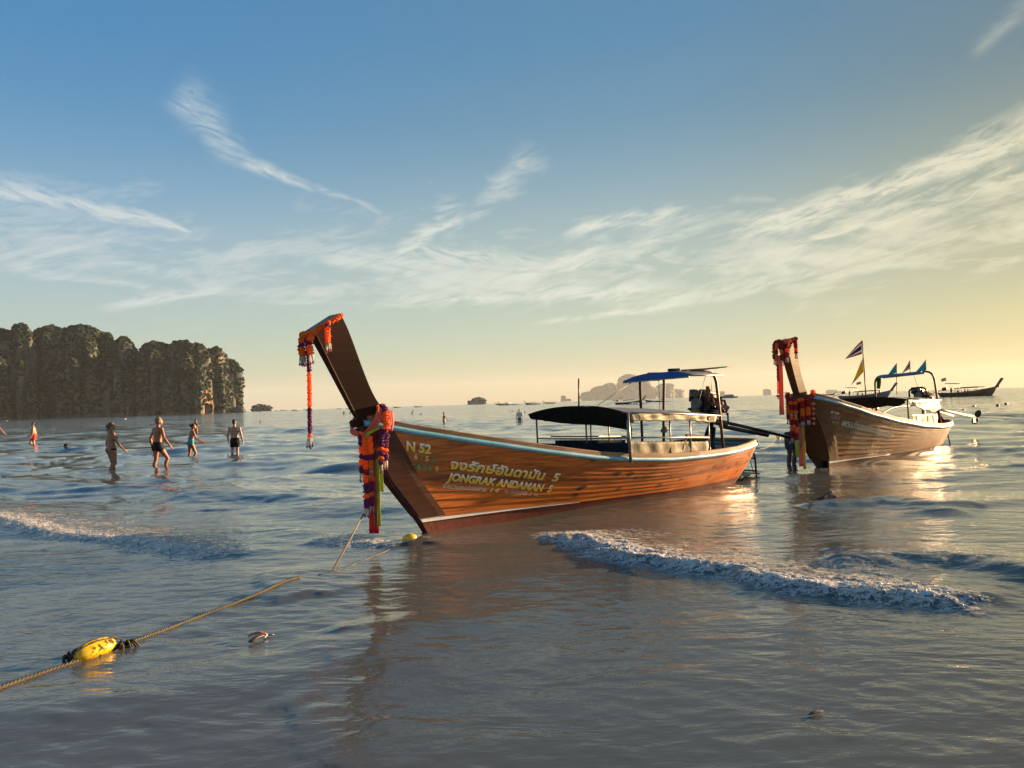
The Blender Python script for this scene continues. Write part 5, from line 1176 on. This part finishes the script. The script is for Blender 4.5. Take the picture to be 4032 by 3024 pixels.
    for w in wear:
        t,m=w; q=MB()
        if t in('trunks','shorts'):
            ell(q,spine[1:4],[a*1.05+.006 for a in rx[1:4]],[a*1.07+.01 for a in ry[1:4]])
            for x in (-.07,.07): q.ball(sp(.89,-.065)+Vector((x,0,0)),(.095,.078,.092))
            for sd_ in (1,-1):
                hipj=Vector((sd_*.088*W,0,.88)); kn=Vector(legs.get(sd_,((sd_*.10,.02,.49),0))[0]); e_=.30 if t=='trunks' else .62
                q.tube([hipj+Vector((0,0,.05)),hipj,hipj.lerp(kn,e_*.6),hipj.lerp(kn,e_)],[.10*W,.107*W,.105*W,(.098 if t=='trunks' else .102)*W],12)
            nm='swim_shorts'
        elif t=='brief':
            ell(q,[sp(.80),sp(.85),sp(.91),sp(.955)],[.075,.150*W,.192*W,.178*W],[.085,.118*W,.132*W,.118*W]); nm='bikini_bottom'
        elif t=='high':
            ell(q,[sp(.80),sp(.85),sp(.92),sp(1.0),sp(1.06)],[.08,.165*W,.194*W,.180*W,.150*W],[.085,.125*W,.136*W,.118*W,.103*W])
            for x in (-.075,.075): q.ball(sp(.90,-.078)+Vector((x,0,0)),(.090,.078,.092))
            nm='bikini_bottom'
        elif t=='band':
            ell(q,[sp(1.185),sp(1.20)],[.157*W,.158*W],[.106,.107]); nm='bikini_strap'
            for x in (-.075,.075): q.ball(sp(1.26,.092)+Vector((x,0,0)),.062)
            q.tube([sp(1.44,-.065),sp(1.40,-.088),sp(1.32,-.10)],[.006,.006,.005],6)
        elif t=='shirt':
            ell(q,spine[2:9],[a*1.05+.016 for a in rx[2:9]],[a*1.06+.018 for a in ry[2:9]]); nm='shirt'
            for sd_ in (1,-1):
                sh=sp(1.395)+Vector((sd_*(shw-.015),0,0)); e_=Vector(arms.get(sd_,((sd_*.27,-.03,1.10),0))[0]); q.tube([sh-Vector((sd_*.05,0,0)),sh,sh.lerp(e_,.75)],[.075,.078,.066],10)
        mm=remesh(q,vox,1); mm.materials.append(m); wo=bpy.data.objects.new(nm,mm); COL.objects.link(wo); wo.parent=root
    return root
def W_(u,v): 
    p=at_px(u,v,1.0)-Vector((0,0,1.6)); k=-1.6/p.z; return Vector((p.x*k,p.y*k,0))
def on(u,v,dz): q=W_(u,v); return (q.x,q.y,dz)
person('woman in a black bikini wading knee deep with tied back hair',on(440,1849,-.27),R(-38),1.66,0,True,1.10,0,R(-32),{1:((.30,.05,1.12),(.40,.20,.90)),-1:((-.27,-.03,1.11),(-.25,.02,.86))},{1:((.085,.06,.49),(.06,-.16,.12)),-1:((-.06,.06,.50),(-.05,.13,.09))},('tied',HAIRG),(('brief',BLKC),('band',BLKC)),.012)
person('tanned man in short black trunks and sunglasses wading left of the prow',on(622,1838,-.30),R(-35),1.80,1,False,1.03,.05,R(-25),{1:((.32,.02,1.14),(.40,.14,.92)),-1:((-.30,-.05,1.12),(-.30,.0,.86))},{1:((.15,.22,.53),(.13,.12,.14)),-1:((-.10,.0,.49),(-.10,-.10,.09))},('short',HAIRY),(('trunks',BLKC),),.012)
person('woman in a teal swimsuit with a hair bun wading thigh deep',on(752,1786,-.44),R(-48),1.62,1,True,1.0,.16,R(-22),{1:((.25,.12,1.12),(.28,.34,1.00)),-1:((-.25,.0,1.10),(-.26,.06,.86))},{1:((.11,.16,.50),(.10,.05,.10)),-1:((-.09,-.02,.49),(-.09,-.12,.09))},('bun',HAIRB),(('high',TEALC),('band',TEALC)),.014)
person('dark haired man in black shorts standing with his back turned, right of the other waders',on(925,1778,-.46),R(8),1.74,2,False,.95,0,R(-12),{1:((.27,-.03,1.10),(.31,.03,.85)),-1:((-.26,-.04,1.10),(-.24,.0,.88))},None,('short',HAIRB),(('shorts',BLKC),),.014)
person('person in dark swimwear standing far behind the woman in teal',on(772,1702,-.56),R(-30),1.62,0,True,1.0,0,0,{1:((.23,.10,1.15),(.18,.24,1.2))},None,('long',HAIRB),(('brief',BLKC),('band',BLKC)),.02)
person('heavy man in red swim shorts wading near the cliff at far left',on(134,1745,-.45),R(118),1.78,2,False,1.22,.06,0,{1:((.24,.12,1.12),(.20,.28,.92)),-1:((-.30,.02,1.10),(-.30,.10,.86))},{1:((.12,.2,.52),(.11,.1,.12))},('short',HAIRB),(('shorts',REDC),),.016)
person('person cut off by the left edge of the picture with only an arm in view',on(-14,1745,-.40),R(20),1.75,1,False,1.1,0,0,{1:((.34,.05,1.14),(.44,.22,.98))},None,('short',HAIRB),(('shorts',BLKC),),.02)
person('swimmer in a black cap with only the head above water',on(259,1768,-1.49),R(-100),1.75,2,False,1,0,0,None,None,('cap',BLKC),(),.02)
person('man in a white shirt standing waist deep in the middle distance',on(2046,1655,-.72),R(178),1.74,3,False,1,0,R(10),None,None,('short',HAIRB),(('shirt',WHT),('shorts',GRC)),.018)
person('woman standing waist deep with red brown hair, right of the near prow',on(1749,1663,-.70),R(-60),1.62,2,True,1,0,0,{1:((.28,.10,1.12),(.42,.2,1.0))},None,('bun',HAIRG),(('brief',WHT),('band',WHT)),.02)
person('bather bending forward just right of the sash on the near prow',on(1622,1630,-.75),R(-80),1.7,3,False,1,.5,0,None,None,('short',HAIRB),(('shorts',GRC),),.03)
person('swimmer splashing low in the water right of the bending bather',on(1648,1633,-1.15),R(-80),1.7,2,False,1,.9,0,{1:((.3,.3,1.3),(.3,.5,1.25))},None,('short',HAIRG),(),.03)
person('bather standing upright far out left of the near prow edge',on(1354,1631,-.75),R(170),1.7,1,False,1,0,0,None,None,('short',HAIRB),(('shorts',REDC),),.03)
person('second bather close against the near prow edge far out',on(1379,1629,-.85),R(170),1.7,2,False,1,0,0,None,None,('short',HAIRB),(('shirt',WHT),),.03)
for u,v,lb in ((1363,1630,'dark swimmer head between the two far bathers at the prow edge'),(1149,1637,'lone swimmer head below the tiny wake boats'),(1218,1649,'swimmer head touching the hanging strand'),(2009,1622,'leftmost swimmer head of the pair left of the white shirt'),(2019,1620,'right swimmer head of the pair left of the white shirt'),(2037,1620,'swimmer head peeping out beside the white shirted man'),(2067,1626,'swimmer head right of the white shirted man'),(1025,1665,'lone swimmer head far behind the man in black shorts')):
    person(lb,on(u,v,-1.46),R(150),1.75,3,False,1,0,0,None,None,('short',HAIRB),(),.03)
person('person in a blue shirt bending behind the right prow garlands',on(3118,1820,-.30),R(-75),1.7,3,False,1.0,R(62),0,{1:((.24,.42,.86),(.22,.62,.66)),-1:((-.22,.42,.84),(-.2,.60,.62))},None,('short',HAIRB),(('shirt',BLUC),('shorts',GRC)),.016,None)
def aboard(boat,x,y,z): return boat.matrix_world@Vector((x,y,z))
bpy.context.view_layer.update()
person('helmsman standing in the stern of the boat at the far right',aboard(RB,-7.2,.1,.32),RB.rotation_euler.z-R(90),1.8,3,False,1,0,0,None,None,('short',HAIRB),(('shirt',GRC),('shorts',GRC)),.03,'crews and passengers of the far boats')
person('helmsman standing in the stern of the boat behind the flags',aboard(MB2,-7.3,.1,.32),MB2.rotation_euler.z-R(90),1.75,3,False,1,0,0,{1:((.26,.2,1.2),(.26,.42,1.25))},None,('short',HAIRB),(('shirt',GRC),('shorts',GRC)),.03,'crews and passengers of the far boats')
SITL={1:((.10,.40,.80),(.10,.42,.40)),-1:((-.10,.40,.80),(-.10,.42,.40))}
for k,(x,lb) in enumerate([(-5.9,'seated passenger nearest the stern of the boat at the far right'),(-5.0,'second seated passenger from the stern of the boat at the far right'),(-4.1,'seated passenger in the middle of the boat at the far right'),(-3.2,'fourth seated passenger from the stern of the boat at the far right'),(-2.6,'seated passenger nearest the bow of the boat at the far right')]):
    person(lb,aboard(RB,x,.25*(-1)**k,-.12),RB.rotation_euler.z-R(90),1.7,3,k%2==0,1,0,R(20*k-40),None,SITL,('short',HAIRB),(('shirt',(GRC,REDC,BLUC,WHT,GRC)[k]),),.03,'crews and passengers of the far boats')
for k,(x,lb) in enumerate([(-5.6,'seated passenger nearest the stern of the boat behind the flags'),(-4.7,'seated passenger amidships of the boat behind the flags'),(-1.3,'person seated in the bow of the boat behind the flags')]):
    person(lb,aboard(MB2,x,.2,-.10 if x<-2 else .30),MB2.rotation_euler.z-R(90),1.7,3,False,1,0,R(30*k-30),None,SITL,('short',HAIRB),(('shirt',GRC),),.03,'crews and passengers of the far boats')
# ------------------------------------------------------------------ floats, ropes, flotsam
def wz(x,y):
    Z,_=water_fn(np.array([x]),np.array([y]),np.array([.05])); return float(Z[0])
def twisted(root,name,pts,r,m,strands=3,pitch=.075,n=6):
    """laid rope: helical strands"""
    P=smoothpath(pts,14); L=[0]
    for a,b in zip(P,P[1:]): L.append(L[-1]+(b-a).length)
    N=max(8,int(L[-1]/.012))
    for s_ in range(strands):
        q=[]; up=Vector((0,0,1))
        for i in range(N+1):
            d=L[-1]*i/N; k=max(0,min(len(P)-2,int(np.searchsorted(L,d,side='right'))-1)); c=P[k].lerp(P[k+1],(d-L[k])/max(1e-6,L[k+1]-L[k])); t=(P[k+1]-P[k]).normalized(); a=t.cross(up).normalized(); b=a.cross(t); th=6.2832*(d/pitch+s_/strands)
            q.append(c+(a*math.cos(th)+b*math.sin(th))*r*.55)
        MB().tube(q,r*.62,n).build(name,m,root,True)
OLIVE=simple('weedy_olive_rope',(.052,.043,.018),.6,.55,40,.4); DKWEED=simple('dark_seaweed',(.018,.018,.010),.6,.4,30,.4)
def yellow(name):
    def f(b,nt):
        p=pos('Object'); n=noise(p,16,5,.7,.5); n2=noise(p,45,3,.6); k=(n+(n2-.5)*.5).ss(.50,.60)
        setp(b,nt,mix(k,(.66,.42,.012),(.045,.034,.008)),.35); bump(nt,b,n,.3,.01)
    return mat(name,f)
YF=yellow('grimy_yellow_plastic'); YC=simple('clean_yellow_plastic',(.70,.45,.015),.35,.2,8,.1)
def big_float():
    q=W_(372,2580); z=wz(q.x,q.y)+.035; e=empty('net_float','grimy yellow foam float threaded on the mooring rope at lower left','float',(q.x,q.y,z),0)
    d=(W_(640,2470)-W_(60,2650)).normalized(); a=math.atan2(d.y,d.x); e.rotation_euler=(0,R(-3),a)
    rings=[]
    for i in range(15):
        t=i/14*2-1; r=.062*(1-abs(t)**3.2*.62); lob=[]
        for k in range(24): th=6.2832*k/24; lob.append(Vector((t*.135,math.cos(th)*r*(1+.07*math.cos(4*th)),math.sin(th)*r*(1+.07*math.cos(4*th)))))
        rings.append(lob)
    MB().loft(rings).build('float_body',YF,e,True)
    for k in range(3): th=1.0+k*.5; tubes(e,'lashing_cord',DKWEED,[[(-.16,0,0),(-.13,.04*math.cos(th),.04*math.sin(th)),(0,.068*math.cos(th),.068*math.sin(th)),(.13,.045*math.cos(th),.045*math.sin(th)),(.2,0,.0)]],.005,5)
    return e
big_float()
def line(us,dz=.004):
    out=[]
    for u,v in us: q=W_(u,v); out.append(Vector((q.x,q.y,wz(q.x,q.y)+dz)))
    return out
e=empty('mooring_rope','thick olive mooring rope lying on the water from the lower left corner','rope')
twisted(e,'rope_strand',line([(-60,2745),(60,2695),(180,2650),(300,2608),(372,2580),(480,2540),(640,2480),(780,2425),(900,2385),(1020,2345),(1110,2312),(1180,2290)],.006),.0125,OLIVE)
def weed(label,u,v,n,s):
    q=W_(u,v); z=wz(q.x,q.y); e=empty('seaweed_clump',label,'seaweed',(q.x,q.y,z)); rng=random.Random(n); mb=MB()
    for k in range(n):
        a=rng.uniform(0,6.28); r=rng.uniform(.4,1)*s; mb.tube(smoothpath([(0,0,.012),(math.cos(a)*r*.5,math.sin(a)*r*.5,rng.uniform(.015,.05)),(math.cos(a)*r,math.sin(a)*r,-.01)],4),.0075,5)
    o=mb.build('frond_tuft',DKWEED,e,True); o['kind']='stuff'
weed('dark weed tangle on the rope just right of the yellow float',490,2545,16,.10); weed('small dark weed knot left of the yellow float',262,2600,8,.045)
e=empty('mooring_line','thin tan line running from the near prow garlands down to the water','rope')
q=W_(1300,2262); top=NB.matrix_world@Vector((.90,.05,.40)); end=Vector((q.x,q.y,wz(q.x,q.y)-.02)); MB().tube([top,top.lerp(end,.5)-Vector((0,0,.015)),end],.0085,7).build('line_cord',ROPEM,e,True)
e=empty('ground_line','dark submerged rope between the tan line and the small yellow buoy','rope')
MB().tube(smoothpath(line([(1255,2275),(1340,2245),(1430,2205),(1530,2165),(1600,2140)],-.002),8),.009,6).build('line_cord',DKWEED,e,True)
def buoy(label,u,v,r,m,cat='buoy',name='buoy'):
    q=W_(u,v); e=empty(name,label,cat,(q.x,q.y,wz(q.x,q.y))); mb=MB(); mb.loft([[Vector((t*r*1.5,math.cos(6.2832*k/16)*r*math.sqrt(max(.02,1-t*t)),math.sin(6.2832*k/16)*r*math.sqrt(max(.02,1-t*t)))) for k in range(16)] for t in (-.98,-.85,-.6,-.3,0,.3,.6,.85,.98)]); mb.build('buoy_body',m,e,True)
    MB().tube([(r*1.45,0,0),(r*1.65,0,.01)],r*.2,8).build('buoy_eye',m,e); e.rotation_euler=(0,R(-8),R(20)); return e
buoy('clean yellow buoy half sunk at the foot of the near bow',1612,2136,.062,YC)
buoy('tiny yellow float on the stern line between the two boats',3064,1722,.06,YC)
for u,v,lb in ((27,1658,'tiny white float by the cliff foot at the left edge'),(491,1651,'tiny white float between the black bikini woman and the man in trunks')): buoy(lb,u,v,.35,WHITEP)
for u,v,lb in ((3792,1613,'dark round float nearest the far tail shaft'),(3834,1602,'dark low float second from the far tail shaft'),(3928,1596,'dark round float with a bright rim, third from the far tail shaft'),(3961,1591,'dark float farthest right before the passing boat')): buoy(lb,u,v,.13,BLKM,'float')
e=empty('stern_line','thin pale line from the stern of the near boat toward the right boat','rope')
a=NB.matrix_world@Vector((-7.75,.3,.55)); MB().tube(smoothpath([a,a.lerp(Vector(on(3064,1722,.05)),.5)-Vector((0,0,.2)),Vector(on(3064,1722,.04))],8),.008,6).build('line_cord',ROPEM,e,True)
def pod():
    q=W_(1010,2515); z=wz(q.x,q.y); e=empty('seed_pod','split brown seed pod floating in the foreground','seed pod',(q.x,q.y,z+.004),R(0)); PM=simple('brown_pod',(.07,.035,.028),.25,.4,30,.3); PK=simple('pinkish_pod',(.32,.13,.10),.4,.3,30,.3)
    def leaf(nm,m,a,b,w):
        a,b=Vector(a),Vector(b); d=(b-a).normalized(); s=Vector((-d.y,d.x,0)); g=[]
        for i in range(9):
            t=i/8; ww=w*math.sin(math.pi*(.06+.88*t))**.7; c=a.lerp(b,t)+Vector((0,0,.018*math.sin(math.pi*t))); g.append([c+s*ww*(j/4-1)+Vector((0,0,.010*(1-(j/4-1)**2))) for j in range(9)])
        MB().sheet(g,.006).build(nm,m,e,True)
    leaf('pod_half',PM,(.05,.05,.004),(-.015,-.09,.004),.020); leaf('pod_half',PK,(.055,.055,.008),(-.07,.045,.004),.017); tubes(e,'pod_stem',WHITEP,[smoothpath([(.05,.055,.012),(.065,.03,.02),(.055,.0,.008)],5),],.0045,6); tubes(e,'pod_stalk',PM,[[(.05,.05,.01),(.10,.075,.008)]],.004,5)
pod()
def floating_leaf(u,v,lb):
    q=W_(u,v); e=empty('floating_leaf',lb,'leaf',(q.x,q.y,wz(q.x,q.y)+.006)); g=[]
    for i in range(8):
        t=i/7; w=.016*math.sin(math.pi*(.05+.9*t)); g.append([Vector((.09*t-.045,w*(j/2-1)+.03*t,.008*math.sin(3*t))) for j in range(5)])
    MB().sheet(g,.003).build('leaf_blade',DKWEED,e)
floating_leaf(3220,2820,'small dark leaf floating in the right foreground')
